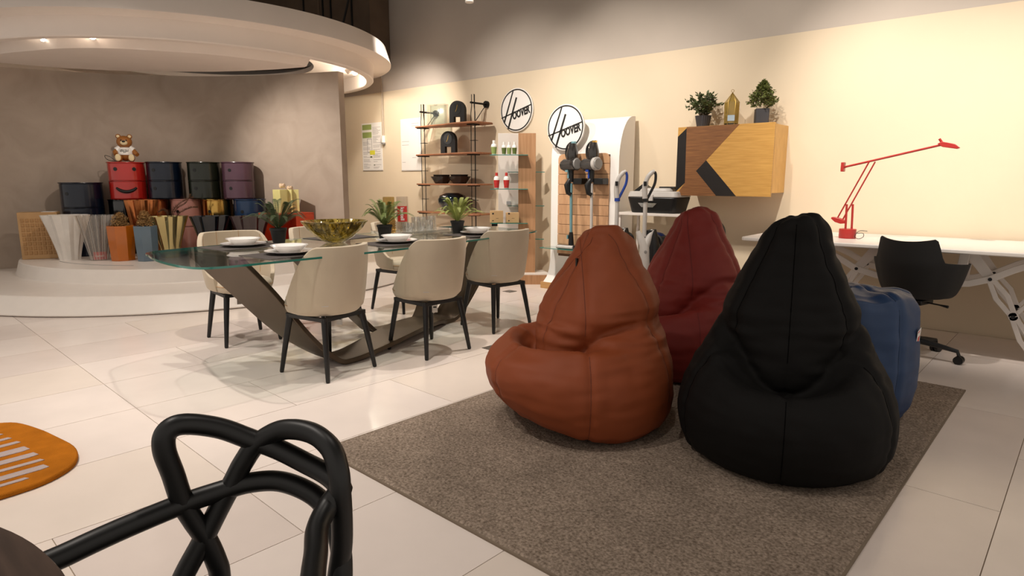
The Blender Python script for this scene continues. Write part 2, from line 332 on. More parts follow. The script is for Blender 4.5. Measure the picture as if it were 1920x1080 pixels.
obj('cove_slope', MB().add(lo_ + up_ + [(x, y, 2.445) for x, y, z in lo_] + [(x, y, 2.66) for x, y, z in up_], [(i, i + 1, k + i + 1, k + i) for i in range(k - 1)] + [(2 * k + i, 3 * k + i, 3 * k + i + 1, 2 * k + i + 1) for i in range(k - 1)]), M['canopy'], cn, smooth=40)
def track_head(name, loc, d, label, s=1.0, lens=True):
    d = Vector(d).normalized(); t = thing(name, label, 'spotlight', loc, 0, 'spotlights in the canopy recess')
    obj('housing', MB().cyl(d * -.05 * s, d * .06 * s, .032 * s, .034 * s, 16), M['white'], t)
    obj('stem', MB().cyl((0, 0, .01), (0, 0, .11 * s), .008, n=8), M['white'], t)
    if lens: obj('lens', MB().cyl(d * .06 * s, d * .062 * s, .03 * s, n=16), M['bulb'], t)
track_head('spotlight', (-8.11, 1.72, 2.50), (.6, -.2, -.5), 'white spotlight glowing at the far left of the canopy recess')
track_head('spotlight', (-7.42, 1.86, 2.52), (.3, .1, -.7), 'small white spotlight in the middle of the canopy recess', .7)
track_head('spotlight', (-7.05, 2.16, 2.53), (.7, -.1, -.3), 'white spotlight beside the bright patch of the canopy recess')
track_head('spotlight', (-6.62, 4.74, 2.50), (-.7, -.5, -.6), 'white angled spotlight hanging just right of the partition top', 1.0, False)
track_head('spotlight', (-6.80, 4.95, 2.53), (.5, -.6, -.6), 'white spotlight behind the angled one right of the partition top', 1.0, False)
t = thing('ceiling_spotlight', 'white cylinder spotlight hanging at the top edge of the picture', 'spotlight', (-3.888, 4.0, 2.64))
obj('housing', MB().cyl((0, 0, 0), (.0, 0, .17), .036, n=20), M['white'], t, bev=.004); obj('stem', MB().cyl((0, 0, .17), (0, 0, 1.86), .008), M['white'], t)
t = thing('pull_cord_switch', 'white cord hanging down the wall with a small white switch at its end', 'cord', (-7.54, 5.93, 1.72))
obj('cord', MB().cyl((0, 0, .08), (0, 0, 2.78), .008), M['cord'], t); obj('switch', MB().cyl((0, 0, 0), (0, 0, .1), .032, .03), M['white'], t, bev=.004)
obj('switch_base', MB().cyl((0, 0, -.02), (0, 0, 0), .026, .03), M['grey'], t)

# posters
def poster(x0, z0, x1, z1, label, busy):
    t = thing('poster', label, 'poster', ((x0 + x1) / 2, 5.953, z0)); w = (x1 - x0) / 2; h = z1 - z0
    obj('sheet', MB().box(-w, -.004, 0, w, 0, h), M['paper'], t)
    r = random.Random(3); p = MB()
    for c_ in ((-.9, -.1), (.1, .9)):
        z = .04 * h
        while z < (.6 if c_[0] < 0 else .92) * h:
            if r.random() < (.75 if busy else .15): p.box(c_[0] * w, -.005, z, (c_[0] + (c_[1] - c_[0]) * r.uniform(.4, 1)) * w, -.004, z + .005)
            z += .016
    obj('print_lines', p, M['inkg'], t, kind='stuff')
    if busy:
        obj('green_block', MB().box(-.92 * w, -.006, .86 * h, 0, -.004, .97 * h).box(-.92 * w, -.006, .69 * h, 0, -.004, .81 * h), M['grn'], t)
        g = MB()
        for a_ in ((-.45, .38, 0, .39), (-.45, .66, 0, .67)): g.box(a_[0] * w, -.006, a_[1] * h, a_[2] * w, -.004, a_[3] * h)
        g.box(-.46 * w, -.006, .38 * h, -.43 * w, -.004, .67 * h).box(-.03 * w, -.006, .42 * h, 0, -.004, .67 * h).box(.1 * w, -.006, .22 * h, .9 * w, -.004, .225 * h)
        obj('frame_lines', g, M['grey'], t, kind='stuff')
        obj('yellow_note', MB().box(-.22 * w, -.007, .33 * h, .28 * w, -.005, .42 * h), M['yel'], t)
        obj('magnet', MB().box(-.2 * w, -.007, .27 * h, .0, -.005, .295 * h), M['leaf'], t); obj('magnet', MB().box(.15 * w, -.007, .1 * h, .25 * w, -.005, .12 * h), M['leaf'], t)
    obj('bottom_edge', MB().box(-w, -.007, -.008, w, 0, .004), M['lgrey'], t)
poster(-8.08, 1.33, -7.60, 2.02, 'printed poster with a green block and yellow note left of the cord', True)
poster(-7.17, 1.32, -6.74, 2.03, 'nearly blank white poster between the cord and the wire shelf', False)

# ------------------------------------------------------------ rugs
t = thing('area_rug', 'large rectangular grey brown rug under the bean bags', 'rug', (-2.34, 1.447, 0), rad(-2.3))
obj('backing', MB().box(-.008, -.008, 0.0005, 1.963, 2.905, .008), M['rugedge'], t)
g = MB(); NX, NY = 150, 220; r = random.Random(1)
for j in range(NY + 1):
    for i in range(NX + 1):
        x, y = 1.955 * i / NX, 2.895 * j / NY; e = min(i, j, NX - i, NY - j)
        z = .013 if e else .008
        if e: z += noise.noise(Vector((x * 60, y * 60, 0))) * .004 + noise.noise(Vector((x * 150, y * 150, 3))) * .004 + r.uniform(-.0012, .0012)
        g.v.append((x, y, z))
for j in range(NY):
    for i in range(NX):
        a = j * (NX + 1) + i; g.f.append((a, a + 1, a + NX + 2, a + NX + 1))
obj('pile', g, M['rug'], t, smooth=60, kind='stuff')
op = [(-3.8, .56), (-3.71, .64), (-3.53, .69), (-3.375, .714), (-3.18, .735), (-3.04, .71), (-2.95, .654), (-2.885, .55), (-2.87, .41), (-2.88, .2), (-2.95, .0), (-3.2, -.2), (-3.6, -.25), (-4.0, -.1), (-4.15, .2), (-4.0, .45)]
ov = catmull([(*p, 0) for p in op], 4, True); t = thing('small_rug', 'ochre orange rounded rug with pale stripes at the left edge', 'rug', (-3.4, .3, 0))
obj('pile', MB().prism([(p.x + 3.4, p.y - .3) for p in ov], .0005, .022), M['orug'], t, smooth=60, bev=.006)
for x, y1, w_ in [(-3.58, .56, .012), (-3.495, .575, .014), (-3.41, .59, .016), (-3.303, .597, .030), (-3.202, .607, .024), (-3.112, .608, .014), (-3.027, .602, .024), (-2.956, .522, .012)]:
    obj('stripe', MB().prism([(x - w_ + 3.4, -.45), (x + w_ + 3.4, -.45), (x + w_ + 3.4, y1 - .33), (x + w_ * .7 + 3.4, y1 - .3), (x - w_ + 3.4, y1 - .31)], .0215, .0245), M['stripe'], t, label='pale stripe')
for x, y in ((-2.93, 3.215), (-4.35, 5.05)):
    d = thing('floor_socket', 'square grey floor socket lid between the dining chairs and the rust bean bag' if y < 4 else 'square grey floor socket lid near the cosmetics stand base', 'socket', (x, y, 0), TA)
    obj('lid', MB().box(-.055, -.055, 0, .055, .055, .003), M['socket'], d); obj('handle', MB().box(-.02, -.006, .003, .02, .006, .005), M['grey'], d)

# ------------------------------------------------------------ dining table
ed = [(-4.16, 1.46), (-3.95, 1.385), (-3.70, 1.335), (-3.43, 1.318), (-3.24, 1.345), (-3.172, 1.44), (-3.155, 1.66), (-3.148, 2.0), (-3.142, 2.47), (-3.165, 2.9), (-3.215, 3.35), (-3.29, 3.85), (-3.345, 4.19), (-3.42, 4.31), (-3.7, 4.36), (-4.02, 4.365), (-4.28, 4.28), (-4.36, 4.1), (-4.33, 3.5), (-4.32, 2.9), (-4.28, 2.3), (-4.24, 1.75)]
ev = [(p.x + 3.75, p.y - 2.85) for p in catmull([(*p, 0) for p in ed], 6, True)]
tb = thing('dining_table', 'large glass topped dining table with bent bronze metal base', 'table', (-3.75, 2.85, 0))
obj('tabletop', MB().prism([(x * .994, y * .997) for x, y in ev], .738, .75), M['tglass'], tb, smooth=20)
g = MB(); n = len(ev); inn = [(x * .99, y * .996) for x, y in ev]
g.v = [(x, y, z) for z, q in ((.738, ev), (.7495, ev), (.7495, inn), (.738, inn)) for x, y in q]
g.f = [(j * n + i, j * n + (i + 1) % n, ((j + 1) % 4) * n + (i + 1) % n, ((j + 1) % 4) * n + i) for j in range(4) for i in range(n)]
obj('glass_edge', g, M['gedge'], tb, smooth=20, label='green polished glass edge')
def bent_plate(path, ws, th, m, parent, name='base_plate'):
    """a bent plate following path points (x, y, z) with half width ws across (wx, wy)"""
    g = MB(); P = [Vector(p) for p in path]; k = len(P); v = []
    for i, p in enumerate(P):
        t_ = (P[min(i + 1, k - 1)] - P[max(i - 1, 0)]).normalized(); w_ = Vector((ws[i][0], ws[i][1], 0)); nrm = t_.cross(w_).normalized() * th
        v += [p - w_ - nrm, p + w_ - nrm, p + w_ + nrm, p - w_ + nrm]
    f = [(i * 4 + j, i * 4 + (j + 1) % 4, i * 4 + 4 + (j + 1) % 4, i * 4 + 4 + j) for i in range(k - 1) for j in range(4)] + [(3, 2, 1, 0), (4 * k - 4, 4 * k - 3, 4 * k - 2, 4 * k - 1)]
    g.add(v, f); return obj(name, g, m, parent, smooth=40, bev=.004)
bp = [(-.08, -1.15, .735), (.02, -.98, .50), (.14, -.79, .22), (.24, -.62, .05), (.27, -.50, .022), (.22, -.2, .05), (.08, .2, .07), (-.05, .52, .05), (-.10, .68, .022), (-.10, .82, .06), (-.06, 1.02, .35), (.02, 1.2, .735)]
bw = [(.23, .05), (.20, .05), (.16, .03), (.13, .0), (.12, .0), (.13, .03), (.15, .04), (.14, .03), (.13, 0), (.14, 0), (.18, -.03), (.22, -.05)]
bent_plate([tuple(p) for p in catmull(bp, 5)], [tuple(p)[:2] for p in catmull([(*w, 0) for w in bw], 5)], .016, M['bronze'], tb)
bp2 = [(-.30, -.55, .735), (-.22, -.30, .42), (-.16, -.05, .12), (-.14, .08, .03), (-.16, .45, .03), (-.20, .62, .10), (-.24, .9, .735)]
bent_plate([tuple(p) for p in catmull(bp2, 5)], [(.09, .0)] * 31, .014, M['bronze'], tb)

# ------------------------------------------------------------ dining chairs
def shell_pt(a, t, off, s=1):
    """a: angle from the back (0) to +-118 deg, t: 0 bottom .. 1 rim"""
    A = rad(a); q = abs(a)
    top = .80 if q < 48 else .80 - (.80 - .52) * (1 - math.cos(min(1, (q - 48) / 62) * pi)) / 2
    if q > 100: top -= (q - 100) / 18 * .03
    zb = .385; z = zb + (top - zb) * t; f = .80 + .20 * min(1, ((z - zb) / .33)) ** .55
    if t < .12: f -= (1 - t / .12) ** 2 * .07
    rx, ry = (.265 - off) * f, (.272 - off) * f
    return Vector((-rx * cos(A) * (1.0 if q < 90 else .9), ry * sin(A), z))
def make_chair(label, group):
    t = thing('dining_chair', label, 'chair', (0, 0, 0), 0, group)
    NA, NT = 48, 12; g = MB(); L_ = []
    for off in (0, .034):
        for i in range(NA + 1):
            a = -118 + 236 * i / NA
            for j in range(NT + 1): g.v.append(tuple(shell_pt(a, j / NT, off)))
    R_ = (NA + 1) * (NT + 1)
    def id_(s_, i, j): return s_ * R_ + i * (NT + 1) + j
    for i in range(NA):
        for j in range(NT):
            g.f.append((id_(0, i, j), id_(0, i, j + 1), id_(0, i + 1, j + 1), id_(0, i + 1, j)))
            g.f.append((id_(1, i, j), id_(1, i + 1, j), id_(1, i + 1, j + 1), id_(1, i, j + 1)))
        g.f.append((id_(0, i, NT), id_(1, i, NT), id_(1, i + 1, NT), id_(0, i + 1, NT)))
        g.f.append((id_(0, i, 0), id_(0, i + 1, 0), id_(1, i + 1, 0), id_(1, i, 0)))
    for i in (0, NA):
        for j in range(NT): g.f.append((id_(0, i, j), id_(1, i, j), id_(1, i, j + 1), id_(0, i, j + 1)))
    bo = obj('backrest', g, M['fabric'], t, smooth=60, bev=.008)
    for a in (-60, -20, 20, 60): obj('seam', MB().tube([shell_pt(a, q / 8, .0345) for q in range(2, 9)], .0016, 6), M['beige2'], bo)
    g = MB(); prof = [(.0, .378), (.165, .378), (.185, .386), (.194, .41), (.195, .435), (.185, .46), (.15, .473), (0, .478)]
    def sq(a, r_, z):
        return r_ * (1 + .22 * max(0, cos(a)) ** 2 + .06 * max(0, sin(2 * abs(math.atan2(sin(a), cos(a))))))
    g.lathe(prof, 48, (.028, 0), sq); so = obj('seat', g, M['fabric'], t, smooth=60)
    obj('seam', MB().tube([(.028 + sq(2 * pi * i / 40, .196, 0) * cos(2 * pi * i / 40), sq(2 * pi * i / 40, .196, 0) * sin(2 * pi * i / 40), .43) for i in range(40)], .0022, 6, True), M['beige2'], so)
    f_ = MB().box(-.17, -.17, .352, .17, -.145, .378).box(-.17, .145, .352, .17, .17, .378).box(-.165, -.16, .352, -.14, .16, .378).box(.14, -.16, .352, .165, .16, .378).box(-.02, -.16, .355, .02, .16, .376)
    obj('seat_frame', f_, M['satin'], t, bev=.003)
    for sx, sy in ((1, 1), (1, -1), (-1, 1), (-1, -1)):
        obj('leg', MB().tube([(sx * .150, sy * .150, .375), (sx * .175, sy * .17, .22), (sx * .205, sy * .195, .008), (sx * .206, sy * .196, 0)], [.0185, .0165, .012, .009], 12, sx=1.15), M['satin'], t, smooth=50)
    lb = shell_pt(42, .16, -.0008); obj('logo_stitch', MB().box(-.001, -.02, -.002, .001, .02, .002), M['lgrey'], t, loc=lb, rot=(0, 0, rad(-42)))
    return t
GC = 'dining chairs around the glass table'
ch = make_chair('beige dining chair seen from behind, leftmost of three on the near side', GC)
ch.location = (-3.37, 2.16, 0); ch.rotation_euler = (0, 0, rad(180 + 9))
dup(ch, (-3.25, 2.90, 0), rad(180 - 2), 'beige dining chair with its back to the camera, middle one on the near side', GC)
dup(ch, (-3.38, 3.75, 0), rad(180 - 8), 'beige dining chair nearest the rust bean bag at the table corner', GC)
dup(ch, (-4.545, 2.20, 0), rad(-8), 'beige dining chair at the far left end, its seat seen from the front', GC)
dup(ch, (-4.50, 2.90, 0), rad(3), 'beige dining chair on the far side behind the amber glass bowl', GC)
dup(ch, (-4.52, 3.72, 0), rad(5), 'beige dining chair on the far side behind the drinking glasses tray', GC)
for x, y, z, rz, lb in ((-3.44, 2.30, .30, .5, 'white hang tag under the left near dining chair'), (-3.36, 3.06, .27, .9, 'white hang tag beside the leg of the middle near dining chair')):
    t = thing('hang_tag', lb, 'tag', (x, y, z), rz, 'chair price tags'); obj('card', MB().box(-.02, -.001, -.045, .02, .001, .035), M['paper'], t); obj('string', MB().cyl((0, 0, .035), (0, .0, .09), .001, n=5), M['ink'], t)
    obj('print', MB().box(-.012, -.0016, -.01, .012, -.001, .0), M['ink'], t)

# ------------------------------------------------------------ tableware
def place(x, y, rz, where):
    Z = .75; G = 'place settings on the glass table'
    pm = tag(obj('placemat', MB().box(-.16, -.23, 0, .16, .23, .003), M['mattex'], loc=(x, y, Z), rot=(0, 0, rz)), 'dark grey placemat ' + where, 'placemat', G)
    d = MB().lathe([(0, .004), (.08, .004), (.085, .006), (.14, .018), (.142, .021), (.138, .021), (.082, .010), (0, .009)], 48)
    tag(obj('dinner_plate', d, M['plate'], loc=(x, y, Z + .003)), 'white plate ' + where, 'plate', G)
    b = MB().lathe([(0, 0), (.06, 0), (.064, .004), (.098, .036), (.108, .04), (.108, .043), (.096, .041), (.06, .010), (0, .007)], 48)
    tag(obj('soup_bowl', b, M['plate'], loc=(x, y, Z + .0125)), 'white bowl ' + where, 'bowl', G)
place(-4.03, 1.99, .05, 'at the far left place of the glass table')
place(-3.40, 1.955, .05, 'at the near left place, in front of the left fern')
place(-3.45, 2.80, 0, 'at the near middle place, right of the amber bowl')
place(-3.50, 3.67, -.05, 'at the near right place by the light green fern')
tag(obj('placemat', MB().box(-.16, -.23, 0, .16, .23, .003), M['mattex'], loc=(-4.08, 2.78, .75)), 'dark grey placemat without dishes at the far middle place behind the amber bowl', 'placemat', 'place settings on the glass table')
pr = [(0, 0), (.055, 0), (.07, .005), (.13, .045), (.19, .105), (.222, .147), (.226, .152), (.218, .153), (.184, .112), (.12, .055), (.06, .018), (0, .014)]
tag(obj('glass_bowl', MB().lathe(pr, 96, fn=lambda a, r_, z: r_ * (1 + .018 * sin(a * 22 + z * 38) + .012 * sin(a * 9 - z * 50)) if .02 < z < .15 else r_), M['amber'], loc=(-3.79, 2.53, .7505)), 'large amber glass bowl with twisted ribs in the middle of the table', 'bowl')
def frond(L_, rise, droop, n, w, fold=.2):
    g = MB(); pts = []
    for i in range(n + 1):
        t_ = i / n; pts.append(Vector((L_ * (t_ ** .9) * (.35 + .65 * (1 if droop else 1)), 0, rise * math.sin(t_ * pi * (.5 + droop)))))
    g.tube(pts, [.0022 * (1 - .8 * i / n) for i in range(n + 1)], 4)
    for i in range(2, n + 1):
        for hh in (0, .33, .66):
            t_ = (i - hh) / n; p = pts[i] * (1 - hh) + pts[i - 1] * hh; d = (pts[min(i + 1, n)] - pts[i - 1]).normalized(); l = w * math.sin(pi * min(1, t_ * .93 + .06)) ** .8 + .004
            up = Vector((0, 0, 1)); up = (up - d * up.dot(d)).normalized()
            for sgn in (1, -1):
                sd = Vector((0, sgn, 0)); q = p + sd * l + d * l * .35 - up * l * fold; h = d * .0021
                g.add([p - h * .7, p + h, p + (q - p) * .6 + h * .9, q, p + (q - p) * .6 - h * .7], [(0, 1, 2, 3, 4)] if sgn > 0 else [(4, 3, 2, 1, 0)])
    return g
def fern(loc, s, m, label, seed, n=32):
    r_ = random.Random(seed); t = thing('potted_fern', label, 'potted plant', loc, 0, 'ferns on the glass table')
    obj('pot', MB().lathe([(0, 0), (.040, 0), (.054, .085), (.058, .087), (.059, .102), (.054, .102), (.051, .09), (0, .09)], 28), M['pot'], t)
    for i in range(n):
        a = 2 * pi * i / n + r_.uniform(-.25, .25); e = r_.uniform(0, 1)
        L_ = s * (.15 + .11 * e) if i % 2 else s * (.09 + .07 * e); rise = s * (.09 + .05 * (1 - e)) if i % 2 else s * r_.uniform(.15, .21)
        obj('frond', frond(L_, rise, .25 if i % 2 else .06, 14, .019 * s), m, t, smooth=0, loc=(0, 0, .095), rot=(r_.uniform(-.2, .2), 0, a))
fern((-4.08, 2.27, .7505), 1.0, M['fernd'], 'dark green fern in a black pot at the left, before the orange cube', 2)
fern((-3.785, 2.96, .7505), .95, M['fern'], 'olive green fern in a black pot right beside the amber bowl', 3)
fern((-3.716, 3.655, .7505), .95, M['ferny'], 'light yellow green fern in a black pot at the right end of the table', 5)
# tray with glasses
tr = thing('glass_tray', 'rectangular crystal tray holding the drinking glasses', 'tray', (-3.96, 3.40, .7505), rad(-4))
def tray(w, d, h):
    o_ = [(w, d, h), (w * .86, d * .86, .008)]; g = MB()
    A = [(x * w, y * d, h) for x, y in ((-1, -1), (1, -1), (1, 1), (-1, 1))]; B = [(x * w * .84, y * d * .84, 0) for x, y in ((-1, -1), (1, -1), (1, 1), (-1, 1))]
    A2 = [(x * (w - .008), y * (d - .008), h) for x, y in ((-1, -1), (1, -1), (1, 1), (-1, 1))]; B2 = [(x * w * .83, y * d * .83, .008) for x, y in ((-1, -1), (1, -1), (1, 1), (-1, 1))]
    g.add(A + B + A2 + B2, [(7, 6, 5, 4)] + [(i, (i + 1) % 4, 4 + (i + 1) % 4, 4 + i) for i in range(4)] + [(8 + i, 8 + (i + 1) % 4, 12 + (i + 1) % 4, 12 + i) for i in range(4)] + [(i, (i + 1) % 4, 8 + (i + 1) % 4, 8 + i) for i in range(4)] + [(12, 13, 14, 15)])
    return g
obj('tray_body', tray(.15, .33, .03), M['crystal'], tr, smooth=0, bev=.002)
def tumbler(x, y, r_, h, m, label, knob=True, grp='drinking glasses on the tray'):
    fn = (lambda a, q, z: q * (1 + (.035 * (1 if math.sin(a * 12) * math.sin(z * 260) > 0 else -1) if z < h * .55 and q > r_ * .97 else 0))) if knob else None
    pr = [(0, 0), (r_ * .9, 0)] + [(r_, h * (.03 + .97 * i / 14)) for i in range(15)] + [(r_ * .92, h), (r_ * .9, h * .12), (0, h * .1)]
    return tag(obj('tumbler', MB().lathe(pr, 48, fn=fn), m, loc=(x, y, .7595), smooth=30), label, 'glass', grp)
for i, (x, y, r_, h) in enumerate([(-3.98, 3.32, .040, .085), (-3.90, 3.30, .040, .085), (-3.96, 3.42, .038, .125), (-3.99, 3.51, .038, .120), (-3.89, 3.50, .038, .10), (-3.97, 3.60, .040, .125), (-3.88, 3.41, .036, .085)]):
    tumbler(x, y, r_, h, M['crystal'], ['short cut crystal tumbler at the left of the tray, below the red label', 'short cut crystal tumbler at the tray front left corner', 'tall clear crystal tumbler in the tray centre, back row', 'tall clear crystal tumbler, second from the right in the back row of the tray', 'crystal tumbler in the front row of the tray, right half', 'tallest clear tumbler at the right end of the tray', 'short crystal tumbler in the front row, middle of the tray'][i])
t = thing('carafe', 'tall smoky amber carafe with a gold studded foot beside the olive fern', 'carafe', (-4.03, 3.20, .7595), .2)
obj('body', MB().lathe([(.040, .0), (.046, .01), (.046, .29), (.042, .29), (.042, .02), (0, .015)], 40), M['amberclear'], t)
gs = MB()
for j in range(6):
    for i in range(16):
        a = 2 * pi * (i + .5 * (j % 2)) / 16; gs.sphere((.046 * cos(a), .046 * sin(a), .012 + j * .017), .0065, 6)
obj('gold_studs', gs, M['gold'], t, kind='stuff')
t = thing('carafe', 'tall clear carafe with a red paper label, left end of the tray', 'carafe', (-4.02, 3.33, .7595), rad(48))
obj('body', MB().lathe([(.038, .0), (.047, .01), (.047, .29), (.043, .29), (.043, .02), (0, .015)], 40), M['acry'], t)
lab = MB(); lab.v = []; 
for i in range(9):
    a = rad(-90 - 52 + 104 * i / 8)
    for z in (.09, .215): lab.v.append((.0485 * cos(a), .0485 * sin(a), z))
lab.f = [(2 * i, 2 * i + 2, 2 * i + 3, 2 * i + 1) for i in range(8)]
obj('red_label', lab, M['tagred'], t, label='red paper label')
tm = text_mesh('kartell', .042, .0006, bold=.0008); obj('lettering', tm, M['signw'], t, smooth=0, loc=(0, -.0502, .153), rot=(rad(90), rad(90), 0))

# ------------------------------------------------------------ bean bags
def bean_mesh(kind, vox=.012, seed=1, lift=0, lean=.03):
    b1 = MB(); n = 72
    if kind == 'pear':
        prof = [(0, 0), (.30, 0), (.40, .006), (.445, .04), (.472, .10), (.484, .17), (.480, .25), (.462, .31), (.432, .38), (.400, .44), (.368, .50), (.338, .56), (.300, .62), (.25, .66), (.17, .69), (.08, .70), (0, .70)]
        def body(p):
            a = math.atan2(p.y, p.x); r_ = math.hypot(p.x, p.y); fr = max(0.0, cos(a)) ** .8   # fr 1 at the front
            z = p.z
            s_ = 1 - .40 * fr ** 1.5
            zz = z if z < .2 else .2 + (z - .2) * s_
            k = 1 + .10 * fr * math.exp(-((z - .45) / .16) ** 2)
            # hollow seat behind the front lip
            x, y = p.x * k, p.y * k
            if x < 0 and z > .25: x *= 1 + lean * 2.6 * min(1, (z - .25) / .35)
            if z > .3: L2 = max(0, lean - .03); a2 = math.atan2(p.y, p.x + L2 * 1.1); f2 = max(0.0, cos(a2)) ** .8; r2 = math.hypot(p.x + L2, p.y); u_ = min(1, max(0, (.39 + L2 * .5 - r2) / .13)); zz -= (.17 + L2 * .7) * f2 * u_ * u_ * (3 - 2 * u_)
            if lift: zz += lift * fr * fr * (r_ / .48) ** 2 * max(0, 1 - z / .62) + lift * .35 * fr * min(1, z / .4)
            if lift and z < .12: x *= 1 - .10 * fr * (1 - z / .12)
            return Vector((x, y, zz))
        b1.lathe(prof, n); b1.v = [tuple(body(Vector(v))) for v in b1.v]
        # dense profile: refine through the remesher below
        # head lobe: (z, back x, front x, half width)
        H = [(.335, .13, .20, .07), (.35, .10, .22, .105), (.42, .02, .232, .155), (.48, -.10, .222, .20), (.545, -.20, .212, .262), (.60, -.262, .200, .303), (.65, -.278, .186, .307), (.72, -.262, .162, .275), (.80, -.232, .136, .232), (.88, -.198, .112, .188), (.95, -.165, .096, .155), (1.00, -.13, .088, .128), (1.035, -.09, .07, .092), (1.05, -.04, .03, .045)]
        H = [(z, xb - (lean - .02) * min(1, max(0, (z - .36) / .22)), xf - (lean - .02) * min(1, max(0, (z - .50) / .45)), hw) for z, xb, xf, hw in H]
        h = MB(); v = []; m_ = len(H)
        for z, xb, xf, hw in H:
            for i in range(n):
                a = 2 * pi * i / n; ca, sa = cos(a), sin(a); e = .88
                ca_, sa_ = math.copysign(abs(ca) ** e, ca), math.copysign(abs(sa) ** e, sa)
                v.append(((xf + xb) / 2 + (xf - xb) / 2 * ca_ * (1.0 if ca_ > 0 else 1 + lean * .8), hw * sa_, z + (.30 * hw * sa_ * (z - .9) / .15 if z > .9 else 0)))
        v += [(.175, 0, .33), (-lean, 0, 1.052)]
        f = [(j * n + i, j * n + (i + 1) % n, (j + 1) * n + (i + 1) % n, (j + 1) * n + i) for j in range(m_ - 1) for i in range(n)]
        f += [(m_ * n, (i + 1) % n, i) for i in range(n)] + [(m_ * n + 1, (m_ - 1) * n + i, (m_ - 1) * n + (i + 1) % n) for i in range(n)]
        h.add(v, f)
    else:   # slumped bag with a folded flat top
        prof = [(0, 0), (.27, 0), (.34, .01), (.375, .06), (.40, .16), (.405, .28), (.395, .40), (.38, .50), (.36, .57), (.33, .615), (.25, .635), (.12, .625), (0, .615)]
        b1.lathe(prof, n)
        h = MB(); h.lathe([(0, .50), (.12, .505), (.21, .53), (.24, .575), (.21, .615), (.12, .635), (0, .64)], n, (-.09, .02), m=Matrix.Rotation(.06, 4, 'Y'))
    me = bpy.data.meshes.new('bag'); mb = MB(); mb.add(b1.v, b1.f); mb.add(h.v, h.f); me.from_pydata(mb.v, [], mb.f)
    bm = bmesh.new(); bm.from_mesh(me); bmesh.ops.recalc_face_normals(bm, faces=bm.faces); bm.to_mesh(me); bm.free()
    o = bpy.data.objects.new('bag', me); COL.objects.link(o)
    r_ = o.modifiers.new('r', 'REMESH'); r_.mode = 'VOXEL'; r_.voxel_size = vox; r_.use_smooth_shade = True
    s_ = o.modifiers.new('s', 'SMOOTH'); s_.iterations = 3; s_.factor = .5
    dg = bpy.context.evaluated_depsgraph_get(); out = bpy.data.meshes.new_from_object(o.evaluated_get(dg)); bpy.data.objects.remove(o)
    if kind == 'pear': angs = [0, 62, -62, 125, -125, 180]
    else: angs = [15, 75, -45, -105, 135, 195]
    off = Vector((seed * 7.3, seed * 3.1, 0))
    nrm = [v.normal.copy() for v in out.vertices]
    for v, vn in zip(out.vertices, nrm):
        p = v.co.copy(); a = math.degrees(math.atan2(p.y, p.x)); r0 = math.hypot(p.x, p.y); d = 1e9
        for s2 in angs:
            da = abs((a - s2 + 180) % 360 - 180); d = min(d, r0 * math.sin(rad(min(da, 90))))
        g_ = -.006 * math.exp(-(d / .014) ** 2) + .004 * math.exp(-((d - .04) / .03) ** 2)
        w = noise.noise((p + off) * 3.2) * .010 + noise.noise(Vector((p.x * 9, p.y * 9, p.z * 22)) + off) * .0045
        if kind == 'pear':
            # puckers that fan out from the fold between head and body
            fold = math.exp(-((p.z - .52) / .13) ** 2) * (1 if p.x < .2 else .55)
            w += fold * .016 * noise.noise(Vector((p.x * 5, p.y * 5, p.z * 26)) + off)
            w += math.exp(-((p.z - 1.0) / .07) ** 2) * .022 * noise.noise(p * 11 + off)
            w += math.exp(-((p.z - .82) / .10) ** 2) * .008 * noise.noise(Vector((p.x * 9, p.y * 9, p.z * 16)) - off)
        else:
            w += math.exp(-((p.z - .61) / .07) ** 2) * .050 * noise.noise(p * 5 + off) + math.exp(-((p.z - .5) / .1) ** 2) * .010 * noise.noise(p * 10 - off)
        if p.z > .02: p = p + vn * (g_ + w)
        v.co = (p.x, p.y, max(p.z, 0.0))
    out.update()
    return out, angs
